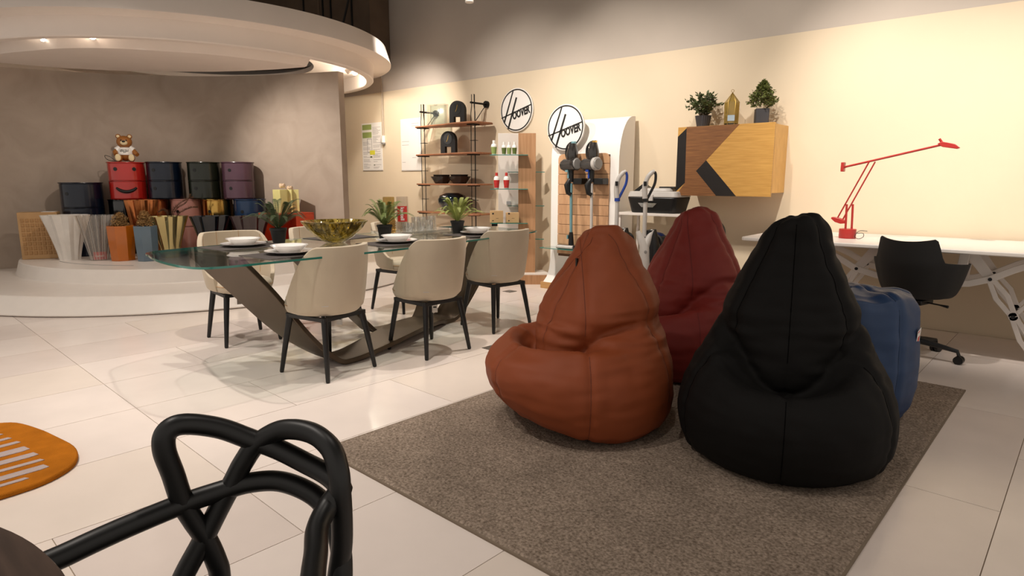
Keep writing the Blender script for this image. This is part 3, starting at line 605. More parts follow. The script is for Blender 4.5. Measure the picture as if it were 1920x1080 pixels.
def bean_bag(kind, loc, rz, sc, m, ms, label, seed, lip=True, strap=None, lift=0, lean=.03):
    me, angs = bean_mesh(kind, .011, seed, lift, lean); t = thing('bean_bag', label, 'bean bag', loc, rz, 'bean bags on the rug'); t.scale = sc
    bv = BVHTree.FromPolygons([v.co.copy() for v in me.vertices], [tuple(p.vertices) for p in me.polygons])
    obj('cover', me, m, t, smooth=180)
    def trace(pts, off=-.0005):
        q = []
        for o_, d_ in pts:
            h = bv.ray_cast(Vector(o_), Vector(d_).normalized())
            if h[0]: q.append(h[0] + h[1] * off)
            elif q: break
        return q
    for a in angs:
        A = rad(a)
        if kind == 'pear':
            # body seam below the fold, head seam above it
            zt = .40 if a == 0 else (.46 if abs(a) < 90 else .56)
            lo = trace([((2 * cos(A), 2 * sin(A), z), (-cos(A), -sin(A), 0)) for z in [.05 + (zt - .05) * i / 24 for i in range(25)]])
            hi = trace([((2 * cos(A) * 1, 2 * sin(A), z), (-cos(A), -sin(A), 0)) for z in [zt + .06 + (1.02 - zt - .06) * i / 30 for i in range(31)]])
        else:
            lo = trace([((2 * cos(A), 2 * sin(A), z), (-cos(A), -sin(A), 0)) for z in [.05 + .53 * i / 24 for i in range(25)]]); hi = []
            hi = trace([((r2 * cos(A), r2 * sin(A), 1.5), (0, 0, -1)) for r2 in [.33 - .3 * i / 16 for i in range(17)]])
        for L_ in (lo, hi):
            # break where the trace jumps over a fold
            seg = []
            for p in L_:
                if seg and (p - seg[-1]).length > .07:
                    if len(seg) > 3: obj('seam', MB().tube(seg, .0022, 6), ms, t, smooth=60)
                    seg = []
                seg.append(p)
            if len(seg) > 3: obj('seam', MB().tube(seg, .0022, 6), ms, t, smooth=60)
    if strap:
        A = rad(strap[0]); q = trace([((2 * cos(A), 2 * sin(A), strap[1]), (-cos(A), -sin(A), 0))])
        if q: obj('label_tag', MB().box(-.004, -.005, -.03, .006, .005, .03), M['black'], t, loc=q[0], rot=(0, 0, A), label='small black fabric tab')
    return t, bv
bean_bag('pear', (-.80, 2.745, 0.014), rad(-72), (.93, .90, .97), M['blackb'], M['seamk'], 'black bean bag in front, largest of the four', 1)
bean_bag('pear', (-1.686, 2.479, 0.014), rad(250), (.955, .92, .90), M['rust'], M['seamr'], 'rust orange bean bag facing left at the rug edge', 2, strap=(2, .86), lift=.13, lean=.13)
bean_bag('pear', (-1.70, 3.62, 0.014), rad(248), (.93, .93, .95), M['redb'], M['seamd'], 'dark red bean bag behind the rust and black ones', 3, lean=.08)
bb, bv = bean_bag('slump', (-.715, 3.50, 0.014), rad(-50), (.76, .76, .985), M['blueb'], M['seamb'], 'blue slumped bean bag with a folded flat top behind the black one', 4)
A = rad(50 - 8); h = bv.ray_cast(Vector((2 * cos(A), 2 * sin(A), .47)), Vector((-cos(A), -sin(A), 0)))
tgp = obj('hang_tag', MB().box(-.001, -.03, -.085, .001, .02, .01), M['paper'], bb, loc=h[0] + Vector((cos(A), sin(A), 0)) * .012, rot=(.35, .15, A), label='white paper tag with red print')
obj('tag_print', MB().box(-.0018, -.018, -.06, .0018, .01, -.03).box(-.0018, -.024, -.003, .0018, .0, .004), M['tagred'], tgp)

# ------------------------------------------------------------ things on the stage
CW = rad(-18)     # direction from the stage towards the camera
def drum(loc, r, h, m, label, n=2, holes=True, rz=CW, smile=False, grp='round glossy storage drums'):
    t = thing('storage_drum', label, 'cabinet', loc, rz, grp); mh = (h - .012) / n
    obj('body', MB().lathe([(r * .93, 0), (r * .95, .01), (r * .95, h - .012), (r * .9, h - .012), (0, h - .012)], 56), m, t)
    obj('lid', MB().lathe([(0, h - .012), (r * .985, h - .012), (r, h - .006), (r * .99, h), (0, h)], 56), m, t, smooth=30)
    for k in range(n):
        g = MB(); z0, z1 = k * mh + .010, (k + 1) * mh - .006; N_ = 20; a0, a1 = (-60, 44)
        for i in range(N_ + 1):
            a = rad(a0 + (a1 - a0) * i / N_)
            for q, z in ((r * .95, z0), (r * .988, z0 + .004), (r * .988, z1 - .004), (r * .95, z1)): g.v.append((q * cos(a), q * sin(a), z))
        g.f = [(i * 4 + j, i * 4 + 4 + j, i * 4 + 5 + j, i * 4 + 1 + j) for i in range(N_) for j in range(3)] + [(0, 1, 2, 3), (N_ * 4 + 3, N_ * 4 + 2, N_ * 4 + 1, N_ * 4)]
        d = obj('door', g, m, t, smooth=30)
        def disc(a, z, s, name='finger_hole'):
            a = rad(a); p = Vector((r * .99 * cos(a), r * .99 * sin(a), z)); q = Vector((cos(a), sin(a), 0))
            obj(name, MB().cyl(p - q * .004, p + q * .003, s, n=20), M['black'], d)
        if smile and k == n - 1: disc(-34, z0 + mh * .62, .022, 'eye'); disc(22, z0 + mh * .62, .022, 'eye')
        elif smile:
            sp = []
            for i in range(15):
                u = -1 + i / 7; a = rad(-6 + u * 30); sp.append((r * .995 * cos(a), r * .995 * sin(a), z0 + mh * .38 + .045 * u * u))
            obj('smile', MB().tube(sp, [.012] + [.02 - .008 * abs(-1 + i / 7) ** 3 for i in range(1, 14)] + [.012], 10), M['black'], d)
        elif holes: disc(-38, z0 + mh * .55, .019)
        if k: obj('joint', MB().lathe([(r * .951, k * mh - .002), (r * .957, k * mh + .002)], 56), M['black'], t)
    return t
Z0 = .30
drum((-8.735, 2.40, Z0), .225, .855, M['navy'], 'tall dark blue glossy storage drum at the left end, behind the beige box', 3)
drum((-8.57, 2.78, Z0), .17, .655, M['kgloss'], 'black glossy storage drum under the left side of the red smiling drum', 2, False)
drum((-8.36, 3.05, Z0), .165, .655, M['copper'], 'copper coloured storage drum between the black and pink ones', 2, False)
drum((-8.11, 3.32, Z0), .18, .655, M['pink'], 'pink storage drum with a round black finger hole, lower row', 2)
drum((-7.83, 3.575, Z0), .18, .655, M['gold'], 'mirror gold storage drum with black finger hole, lower row', 2)
drum((-7.48, 3.81, Z0), .19, .655, M['navy2'], 'deep blue storage drum at the right end of the lower row', 2)
drum((-8.49, 2.82, .957), .205, .435, M['red'], 'red storage drum with a black smiling face, under the teddy bear', 2, smile=True)
drum((-8.24, 3.15, .957), .20, .44, M['navy'], 'dark blue storage drum right beside the red smiling one, upper row', 2)
drum((-7.92, 3.48, .957), .19, .44, M['green'], 'dark olive green storage drum in the upper row', 2)
drum((-7.60, 3.75, .957), .19, .44, M['mauve'], 'mauve purple storage drum at the right end of the upper row', 2)
# teddy bear
t = thing('teddy_bear', 'brown seated teddy bear figure in a white t-shirt on the red drum', 'figurine', (-8.44, 2.81, 1.392), CW - .1)
g = MB().sphere((0, 0, .10), .075, 20, (1, 1.0, 1.15)).sphere((.0, 0, .235), .078, 24, (.9, 1.05, .92))
obj('body', g, M['bear'], t)
for s_ in (-1, 1):
    obj('leg', MB().sphere((.075, s_ * .062, .045), .044, 16, (1.25, .9, 1)), M['bear'], t)
    obj('foot_sole', MB().sphere((.122, s_ * .068, .05), .036, 16, (.35, .85, 1.15)), M['bearp'], t)
    obj('arm', MB().tube([(.0, s_ * .065, .15), (.02, s_ * .10, .11), (.05, s_ * .125 if s_ > 0 else s_ * .09, .085)], [.028, .03, .024], 12), M['bear'], t)
    e_ = obj('ear', MB().sphere((-.005, s_ * .058, .298), .028, 14, (.6, 1, 1)), M['bear'], t)
    obj('inner_ear', MB().sphere((.010, s_ * .058, .298), .018, 12, (.4, 1, 1)), M['bearp'], e_)
    obj('eye', MB().sphere((.067, s_ * .027, .252), .008, 10), M['black'], t)
    obj('sleeve', MB().tube([(0, s_ * .05, .165), (.01, s_ * .088, .135)], [.032, .036], 12), M['signw'], t)
obj('shirt', MB().lathe([(.045, .165), (.068, .155), (.081, .13), (.083, .10), (.081, .075)], 24, m=Matrix.Translation((.001, 0, .008))), M['signw'], t)
obj('muzzle', MB().sphere((.062, 0, .222), .034, 16, (.75, 1.15, .85)), M['bearp'], t)
obj('nose', MB().sphere((.086, 0, .236), .015, 12, (.6, 1.25, .8)), M['black'], t)
for tx, z, sz_ in (('THIS IS NOT A', .142, .0145), ('MOSCHINO', .126, .017), ('TOY', .110, .015)):
    obj('lettering', text_mesh(tx, sz_, .0006, bold=.0004), M['ink'], t, smooth=0, loc=(.0855, 0, z), rot=(rad(90), 0, rad(90)))
obj('power_cord', MB().tube(catmull([(-.06, -.06, .01), (-.02, -.13, .012), (.03, -.19, .03), (0, -.21, .075), (-.03, -.16, .06), (-.02, -.11, .012)], 6), .003, 6), M['black'], t)
# vases in front
def flared(loc, r0, r1, h, m, label, npl=10, amp=.10, thick=.006, twist=0, squash=.8):
    def fn(a, r_, z):
        k = math.asin(math.sin((a + twist * z) * npl / 1.0)) / (pi / 2)
        return r_ * (1 + amp * k * (.4 + .6 * z / h))
    pr = [(0, 0), (r0 * .98, 0)] + [(r0 + (r1 - r0) * (i / 10) ** 1.25, h * i / 10) for i in range(11)] + [(r1 - thick, h), (r0 + (r1 - r0) * .4, h * .5), (r0 - thick, .012), (0, .012)]
    g = MB().lathe(pr, npl * 8, fn=fn); g.v = [(x * squash, y, z) for x, y, z in g.v]
    t = thing('flared_vase', label, 'vase', loc, CW, 'flared pleated vases'); obj('vase_body', g, m, t, smooth=20); return t
t = thing('embossed_stool', 'beige square box stool with embossed grid front at the left end', 'stool', (-8.76, 2.06, Z0), CW + rad(-6))
obj('body', MB().box(-.04, -.27, 0, .15, .10, .525), M['beige'], t, bev=.006)
g = MB()
for j in range(8):
    for i in range(7): g.add([(.150, -.245 + i * .045 + dx, .05 + j * .052 + dz) for dx, dz in ((0, 0), (.036, 0), (.036, .042), (0, .042))] + [(.156, -.245 + i * .045 + dx, .05 + j * .052 + dz) for dx, dz in ((.006, .006), (.030, .006), (.030, .036), (.006, .036))], [(4, 5, 6, 7), (0, 1, 5, 4), (1, 2, 6, 5), (2, 3, 7, 6), (3, 0, 4, 7)])
obj('relief_pattern', g, M['beige2'], t, smooth=0, kind='stuff'); obj('paper_sheet', MB().box(-.02, -.05, .525, .12, .08, .529), M['paper'], t)
flared((-8.35, 2.11, Z0), .10, .218, .50, M['vwhite'], 'white flared pleated vase second from the left on the stage')
cvz = flared((-8.03, 2.31, Z0), .085, .18, .50, M['acry'], 'clear flared vase with red paper inside, right of the white one', amp=.12)
for i in range(20):
    a = 2 * pi * i / 20; rr = 1.0 + .1 * (1 if i % 2 else -1)
    obj('rib', MB().tube([(.8 * .084 * cos(a), .084 * sin(a), .004), (.8 * .115 * rr * cos(a), .115 * rr * sin(a), .2), (.8 * .177 * rr * cos(a), .177 * rr * sin(a), .5)], .0022, 5), M['lgrey'], cvz)
obj('red_card', MB().box(.02, -.06, .012, .024, .065, .095), M['tagred'], cvz, label='red card'); obj('lettering', text_mesh('kartell', .032, .0005, bold=.0005), M['signw'], cvz, smooth=0, loc=(.0245, 0, .05), rot=(rad(90), 0, rad(90)))
def facet(loc, r, h, m, label, n=8):
    t = thing('faceted_vase', label, 'vase', loc, CW, 'faceted block vases')
    pr = [(0, 0), (r * .88, 0), (r * .9, .006), (r * 1.0, h * .5), (r * 1.05, h - .004), (r * 1.03, h), (r * .95, h), (r * .85, .03), (0, .03)]
    obj('vase_body', MB().lathe(pr, n, m=Matrix.Rotation(pi / n, 4, 'Z')), m, t, smooth=0, bev=.004); return t
facet((-7.83, 2.48, Z0), .135, .385, M['vorange'], 'amber orange faceted vase holding dried gold flowers')
facet((-7.58, 2.645, Z0), .118, .385, M['vblue'], 'blue grey faceted vase holding dried beige grass')
def twigs(name, loc, label, m, R_, hz, n, seed, dense=True):
    r_ = random.Random(seed); g = MB()
    for i in range(n):
        a = r_.uniform(0, 2 * pi); e = r_.uniform(.15, 1) ** .6; th = r_.uniform(0, pi * .52)
        p = Vector((R_ * e * sin(th) * cos(a), R_ * e * sin(th) * sin(a), hz * e * cos(th)))
        d = Vector((r_.uniform(-1, 1), r_.uniform(-1, 1), r_.uniform(-.3, 1))).normalized() * .014; w_ = Vector((r_.uniform(-1, 1), r_.uniform(-1, 1), r_.uniform(-1, 1))).normalized() * .0045
        g.add([p - d, p + w_, p + d, p - w_], [(0, 1, 2, 3)])
    t = thing(name, label, 'dried flowers', loc); obj('flower_heads', g, m, t, smooth=0, kind='stuff')
    s_ = MB()
    for i in range(9):
        a = 2 * pi * i / 9; s_.cyl((0, 0, -.33), (R_ * .5 * cos(a), R_ * .5 * sin(a), hz * .3), .0018, n=4)
    obj('stems', s_, M['stem'], t, kind='stuff'); return t
twigs('dried_bouquet', (-7.83, 2.48, .685), 'gold glittering dried flower ball in the orange faceted vase', M['dried'], .095, .15, 1100, 1)
twigs('dried_bouquet', (-7.58, 2.645, .685), 'pale dried grass bundle in the blue grey faceted vase', M['dried'], .085, .17, 900, 2)
flared((-8.05, 2.80, Z0), .09, .165, .655, M['copper'], 'copper mirrored pleated vase standing behind the blue grey one', npl=12)
flared((-7.70, 2.93, Z0), .09, .20, .475, M['palegold'], 'pale gold mirrored pleated vase, right of the blue grey one', npl=8, amp=.12)
flared((-7.38, 3.27, Z0), .09, .20, .475, M['slate'], 'dark slate flared pleated vase behind the far left dining chair', npl=10)
flared((-7.05, 3.58, Z0), .09, .20, .475, M['plum'], 'dark plum flared pleated vase left of the orange cube', npl=10)
# pampas plumes in the pale gold vase
t = thing('pampas_grass', 'brown feathery pampas plumes leaning right out of the pale gold vase', 'dried flowers', (-7.70, 2.93, .72)); r_ = random.Random(4)
def plume(pts, w, n):
    g = MB(); c_ = catmull(pts, 8); g.tube(c_, .0025, 4); k = len(c_)
    for i in range(n):
        u = r_.uniform(.25, 1); p = c_[min(int(u * (k - 1)), k - 1)]; d = Vector((r_.uniform(-1, 1), r_.uniform(-1, 1), r_.uniform(-.2, 1.3))).normalized() * w * r_.uniform(.4, 1) * (1.25 - u * .6); s_ = Vector((r_.uniform(-1, 1), r_.uniform(-1, 1), 0)).normalized() * .0022
        g.add([p - s_, p + s_, p + d], [(0, 1, 2)])
    return g
for pts in ([(0, 0, -.2), (.03, .05, .1), (.10, .15, .22), (.17, .24, .27)], [(0, 0, -.2), (.06, .08, .05), (.14, .19, .14), (.20, .27, .15)], [(0, 0, -.2), (.02, .0, .05), (.0, -.03, .12), (-.03, -.08, .10)], [(0, 0, -.2), (.06, .06, .1), (.13, .16, .2), (.15, .22, .3)]):
    obj('plume', plume(pts, .05, 420), M['pampas'], t, smooth=0)
# orange cube table with the yellow vase
t = thing('cube_table', 'glossy orange open cube table at the right end of the stage', 'side table', (-6.98, 4.0, Z0), CW + rad(24))
S_ = .225
for nm, b in (('tabletop', (-S_, -S_, .485, S_, S_, .50)), ('side_panel', (-S_, S_ - .015, 0, S_, S_, .485)), ('back_panel', (-S_, -S_, 0, -S_ + .015, S_ - .015, .485)), ('bottom_panel', (-S_ + .015, -S_, 0, S_, S_ - .015, .015)), ('front_panel', (S_ - .015, -.03, .015, S_, S_ - .015, .485))):
    obj(nm, MB().box(*b), M['cube'], t, bev=.003)
t = thing('ribbed_vase', 'pale yellow block vase with folded sides on the orange cube', 'vase', (-7.0, 4.02, .8005), CW + rad(15), None)
yp = [(-.09, -.12), (.09, -.12), (.09, -.03), (.06, .0), (.09, .03), (.06, .06), (.09, .12), (-.09, .12)]
obj('vase_body', MB().prism(yp, 0, .27), M['vyellow'], t, smooth=0, bev=.003)
t = thing('dried_flower', 'cream dried flowers lying on top of the pale yellow vase', 'dried flowers', (-7.0, 4.02, 1.0715), CW)
for x, y, z, s_ in ((.02, -.04, .045, 1.1), (.03, .045, .018, 1.0)):
    g = MB()
    for i in range(9):
        a = 2 * pi * i / 9; g.sphere((.012 * cos(a), .020 * sin(a), 0), .018 * s_, 8, (1, 1, 1.0 + .5 * (i % 2)))
    obj('bloom', g, M['flower'], t, loc=(x, y, z), smooth=30)
obj('stem', MB().tube([(.02, -.04, .04), (.03, .0, .01), (.03, .045, .012)], .004, 6), M['flower'], t)

# ------------------------------------------------------------ wire shelf on the wall
SX0, SX1 = -6.42, -5.50
t = thing('wire_shelf', 'tall wall shelf with four walnut boards on thin black wire uprights', 'shelf', (0, 0, 0))
for k, z in enumerate((1.858, 1.497, 1.118, .752)):
    x0, x1 = -6.52, -5.33; p = [(x0, 5.66), (x0 + .02, 5.64), (-5.95, 5.60), (-5.72, 5.55), (x1 - .05, 5.55), (x1, 5.60), (x1 + .0, 5.86), (x1 - .04, 5.92), (-6.0, 5.92), (-6.1, 5.86), (x0 + .03, 5.80), (x0, 5.77)]
    obj('shelf_board', MB().prism(p, z, z + .02), M['walnut'], t, bev=.006, smooth=40)
for x, tp in ((SX0, 2.16), (SX1, 2.21)):
    up = MB()
    for dx, dy in ((-.035, 0), (.0, .03), (.035, 0)):
        up.tube([(x + dx * .6, 5.70 + dy, tp), (x + dx * .6, 5.70 + dy, tp - .14), (x + dx, 5.70 + dy, tp - .22), (x + dx, 5.70 + dy, 0)], .0048, 6)
    obj('upright_wires', up, M['blackmetal'], t, kind='stuff')
    for z in (1.66, 1.30, .93, .5): obj('cross_tie', MB().box(x - .045, 5.69, z, x + .045, 5.74, z + .006), M['blackmetal'], t)
    for z in (1.845, 1.484, 1.105, .739): obj('shelf_clamp', MB().box(x - .05, 5.64, z, x + .055, 5.76, z + .013), M['blackmetal'], t)
    obj('wall_arm', MB().cyl((x, 5.66, tp - .10), (x, 5.94, tp - .10), .012).cyl((x, 5.925, tp - .10), (x, 5.955, tp - .10), .042, n=20), M['blackmetal'], t)
    obj('brace', MB().cyl((x, 5.92, tp - .12), (x, 5.72, tp - .34), .005, n=6), M['blackmetal'], t)
def arch_clock(x, z, label):
    t = thing('arch_clock', label, 'clock', (x, 5.74, z), rad(18), 'arch shaped clocks on the wire shelf'); t.scale = (.86, 1, 1)
    o_ = [(-.125, 0), (-.125, .17)] + [(-.125 * cos(rad(q)), .17 + .11 * sin(rad(q))) for q in range(15, 180, 15)] + [(.125, .17), (.125, 0), (.05, 0), (.05, .085), (-.05, .085), (-.05, 0)]
    obj('case', MB().prism(o_, -.03, .03, m=XZ), M['matblack'], t, smooth=40, bev=.004)
    obj('clock_face', MB().cyl((0, -.031, .185), (0, -.033, .185), .07, n=28), M['black'], t)
    obj('hand', MB().box(-.003, -.037, 0, .003, -.034, .055), M['brass'], t, loc=(0, 0, .175), rot=(0, .25, 0)); obj('hand', MB().box(-.003, -.037, 0, .003, -.034, .04), M['brass'], t, loc=(0, 0, .18), rot=(0, -2.6, 0))
arch_clock(-5.80, 1.8785, 'black arch shaped clock on the top board of the wire shelf')
arch_clock(-5.97, 1.5175, 'black arch shaped clock on the second board of the wire shelf')
t = thing('acrylic_clock', 'clear acrylic square clock at the left of the top shelf board', 'clock', (-6.17, 5.74, 1.8785), rad(18))
g = MB()
for b in ((-.13, -.05, 0, .13, .05, .01), (-.13, -.05, .255, .13, .05, .265), (-.13, -.05, .01, -.12, .05, .255), (.12, -.05, .01, .13, .05, .255)): obj('frame_side', MB().box(*b), M['acry'], t)
obj('dial', MB().box(-.12, .02, .01, .12, .026, .255), M['pane'], t); obj('hand', MB().box(-.003, 0, -.01, .003, .004, .085), M['ink'], t, loc=(.0, .012, .13), rot=(0, .25, 0)); obj('hand', MB().box(-.003, 0, -.01, .003, .004, .10), M['ink'], t, loc=(.0, .012, .13), rot=(0, -1.0, 0))
for x, nm in ((-6.10, 'left'), (-5.77, 'right')):
    b = MB().lathe([(0, 0), (.085, 0), (.09, .004), (.145, .085), (.15, .09), (.142, .09), (.085, .012), (0, .012)], 10)
    tag(obj('shelf_bowl', b, M['smoke'], loc=(x, 5.72, 1.1385), smooth=0), nm + ' large smoky glass bowl on the third shelf board', 'bowl', 'smoky bowls on the wire shelf')
    b = MB().lathe([(0, 0), (.075, 0), (.08, .004), (.112, .095), (.116, .10), (.108, .10), (.073, .012), (0, .012)], 10)
    tag(obj('shelf_bowl', b, M['smoke'], loc=(x, 5.72, 1.1515), smooth=0), nm + ' small smoky glass bowl stacked inside the large one', 'bowl', 'smoky bowls on the wire shelf')
tag(obj('round_vase', MB().lathe([(0, 0), (.09, 0), (.14, .04), (.185, .12), (.19, .17), (.165, .215), (.11, .24), (.095, .245), (.09, .235), (.14, .2), (.165, .15), (0, .03)], 40), M['tealdark'], loc=(-5.90, 5.72, .7725), smooth=60), 'dark glossy round vase on the lowest visible shelf board', 'vase')

# ------------------------------------------------------------ round wall signs
def sign(x, y, z, r, label):
    t = thing('round_sign', label, 'sign', (x, y, z), 0)
    obj('disc', MB().cyl((0, 0, 0), (0, -.022, 0), r, n=72), M['signw'], t, smooth=40, bev=.002)
    rg = MB(); n = 72; v = []
    for q, yy in ((r * .955, -.022), (r * .955, -.025), (r * .90, -.025), (r * .90, -.022)):
        v += [(q * cos(2 * pi * i / n), yy, q * sin(2 * pi * i / n)) for i in range(n)]
    rg.add(v, [(j * n + i, j * n + (i + 1) % n, ((j + 1) % 4) * n + (i + 1) % n, ((j + 1) % 4) * n + i) for j in range(4) for i in range(n)])
    obj('ring', rg, M['blk'], t, smooth=30)
    def bar(x0, z0, x1, z1, w0, w1):
        d = Vector((x1 - x0, 0, z1 - z0)).normalized(); nn = Vector((-d.z, 0, d.x)); A_, B_ = Vector((x0, 0, z0)) * r, Vector((x1, 0, z1)) * r
        q = [A_ - nn * w0 * r, B_ - nn * w1 * r, B_ + nn * w1 * r, A_ + nn * w0 * r]
        return MB().add([(p.x, yy, p.z) for yy in (-.022, -.0255) for p in q], [(0, 1, 2, 3), (7, 6, 5, 4), (0, 4, 5, 1), (1, 5, 6, 2), (2, 6, 7, 3), (3, 7, 4, 0)])
    obj('letter_stroke', bar(-.76, -.56, -.20, .88, .045, .03), M['blk'], t, smooth=0)
    obj('letter_stroke', bar(-.51, -.86, .01, .57, .045, .045), M['blk'], t, smooth=0)
    obj('letter_bar', bar(-.93, -.33, .93, .20, .026, .026), M['blk'], t, smooth=0)
    sc_ = .37 * r / .25 * .25
    me = text_mesh('OOVER', r * .47, .0018, .22, 'LEFT', bold=r * .02)
    for v in me.vertices: v.co.x *= .68
    obj('lettering', me, M['blk'], t, smooth=0, loc=(-.25 * r, -.0238, -.30 * r), rot=(rad(90), rad(-15), 0))
sign(-5.003, 5.954, 2.008, .253, 'round white sign reading HOOVER on the wall above the cosmetics stand')

# ------------------------------------------------------------ cosmetics stand
sd = thing('display_stand', 'narrow display stand of white and wood panels with glass shelves', 'display stand', (-4.60, 5.435, 0), rad(40.53))
obj('base', MB().prism([(-.37, 0), (.37, 0), (.39, .05), (.33, .32), (-.26, .36), (-.39, .1)], 0, .11), M['woodv'], sd, smooth=0)
obj('base_top', MB().prism([(-.37, 0), (.37, 0), (.39, .05), (.33, .32), (-.26, .36), (-.39, .1)], .11, .125), M['white'], sd, smooth=0)
obj('white_panel', MB().box(-.195, .25, .125, .12, .30, 1.71), M['white'], sd, bev=.003)
obj('wood_panel', MB().box(.036, .10, .125, .232, .13, 1.70), M['woodv'], sd, bev=.002)
for z in (1.452, 1.078, .697): obj('glass_shelf', MB().box(-.28, -.03, z, .142, .098, z + .008), M['gedge'], sd)
for z in (1.268, .886, .504): obj('glass_shelf', MB().box(-.084, .14, z, .335, .24, z + .008), M['gedge'], sd)
obj('clamp', MB().box(-.265, -.01, .668, -.20, .03, .697), M['black'], sd)
obj('clamp', MB().box(-.1, .24, .9, -.05, .25, .94), M['chrome'], sd)
RW = Matrix.Rotation(rad(40.53), 4, 'Z')
def on_stand(x, y, z): v = RW @ Vector((x, y, 0)); return (-4.60 + v.x, 5.435 + v.y, z)
def bottle(x, z, capm, bodym, labm, label, h=.13, r=.026, grp=''):
    t = thing('bottle', label, 'bottle', on_stand(x, .03, z), rad(40.53), grp)
    obj('body', MB().lathe([(0, 0), (r * .8, 0), (r * .9, .004), (r * 1.1, h * .35), (r * 1.25, h * .6), (r * 1.0, h * .78), (r * .55, h * .84), (r * .5, h * .86), (0, h * .86)], 20), bodym, t, smooth=60)
    obj('cap', MB().lathe([(0, h * .86), (r * .62, h * .86), (r * .55, h * 1.08), (0, h * 1.08)], 16), capm, t)
    obj('label', MB().lathe([(r * .93, h * .06), (r * 1.11, h * .35), (r * 1.26, h * .58)], 20), labm, t, smooth=60)
for i, x in enumerate((-.237, -.125, -.068, -.008)):
    bottle(x, 1.4605, M['signw'], M['signw'], M['fern'] if i % 2 else M['grn'], ['white green bottle standing apart at the left of the top glass shelf', 'white green bottle, second from the left on the top glass shelf', 'white green bottle, third from the left on the top glass shelf', 'white green bottle at the right of the top glass shelf row'][i], .145 if i == 0 else .13, .027 if i == 0 else .0215, 'white green bottles')
for i, x in enumerate((-.208, -.098)): bottle(x, 1.0865, M['capred'], M['signw'], M['tagred'], ['red capped white bottle at the left of the second glass shelf', 'red capped white bottle at the right of the second glass shelf'][i], .165, .027, 'red capped bottles')
for i, x in enumerate((-.225, -.045)):
    t = thing('cardboard_box', ['brown cardboard box at the left of the third glass shelf', 'brown cardboard box at the right of the third glass shelf'][i], 'box', on_stand(x, .03, .7055), rad(40.53 + 12), 'cardboard boxes')
    obj('carton', MB().box(-.055, -.035, 0, .085, .04, .135 if not i else .115), M['card'], t, bev=.002)
    obj('print', MB().box(-.042, -.0358, .095, -.022, -.035, .113).box(-.042, -.0358, .02, -.025, -.035, .03).box(.0, -.0358, .05, .03, -.035, .053), M['ink'], t, kind='stuff')

# ------------------------------------------------------------ slat wall stand with vacuum cleaners
vs = thing('display_wall', 'tall white curved display board with a wooden slat panel', 'display stand', (0, 0, 0))
pf = [(5.90, .07), (5.90, 1.83), (5.87, 1.83)] + [(5.87 - .27 * sin(rad(q)) ** 1.0 * 1.0, 1.83 - .45 * (1 - cos(rad(q)))) for q in range(10, 91, 10)] + [(5.60, .42), (5.595, .30), (5.575, .20), (5.53, .12), (5.47, .07)]
g = MB(); n = len(pf); g.v = [(x, y, z) for x in (-4.22, -3.37) for y, z in pf]; g.f = [(i, (i + 1) % n, n + (i + 1) % n, n + i) for i in range(n)] + [tuple(range(n - 1, -1, -1)), tuple(range(n, 2 * n))]
obj('board', g, M['signw'], vs, smooth=30)
obj('plinth', MB().box(-4.245, 5.45, 0, -3.35, 5.90, .07), M['oak'], vs, bev=.002)
obj('panel_back', MB().box(-4.105, 5.588, .36, -3.475, 5.60, 1.44), M['groove'], vs)
zt = 1.455; k = 0
while zt > .42:
    z0 = zt - .103
    if k == 0: q = [(-4.11, z0), (-3.47, z0)] + arc((-3.53, zt - .06), .06, 0, 90, 5) + arc((-4.05, zt - .06), .06, 90, 180, 5)
    else: q = [(-4.11, z0), (-3.47, z0), (-3.47, zt), (-4.11, zt)]
    obj('slat', MB().prism(q, 5.575, 5.597, m=Matrix(((1, 0, 0, 0), (0, 0, 1, 0), (0, 1, 0, 0), (0, 0, 0, 1)))), M['slat'], vs, smooth=0, bev=.002); zt = z0 - .004; k += 1
obj('glass_shelf', MB().box(-4.19, 5.36, .455, -3.47, 5.574, .463), M['gedge'], vs)
sign(-4.006, 5.573, 1.73, .238, 'round white sign reading HOOVER on top of the slat board')
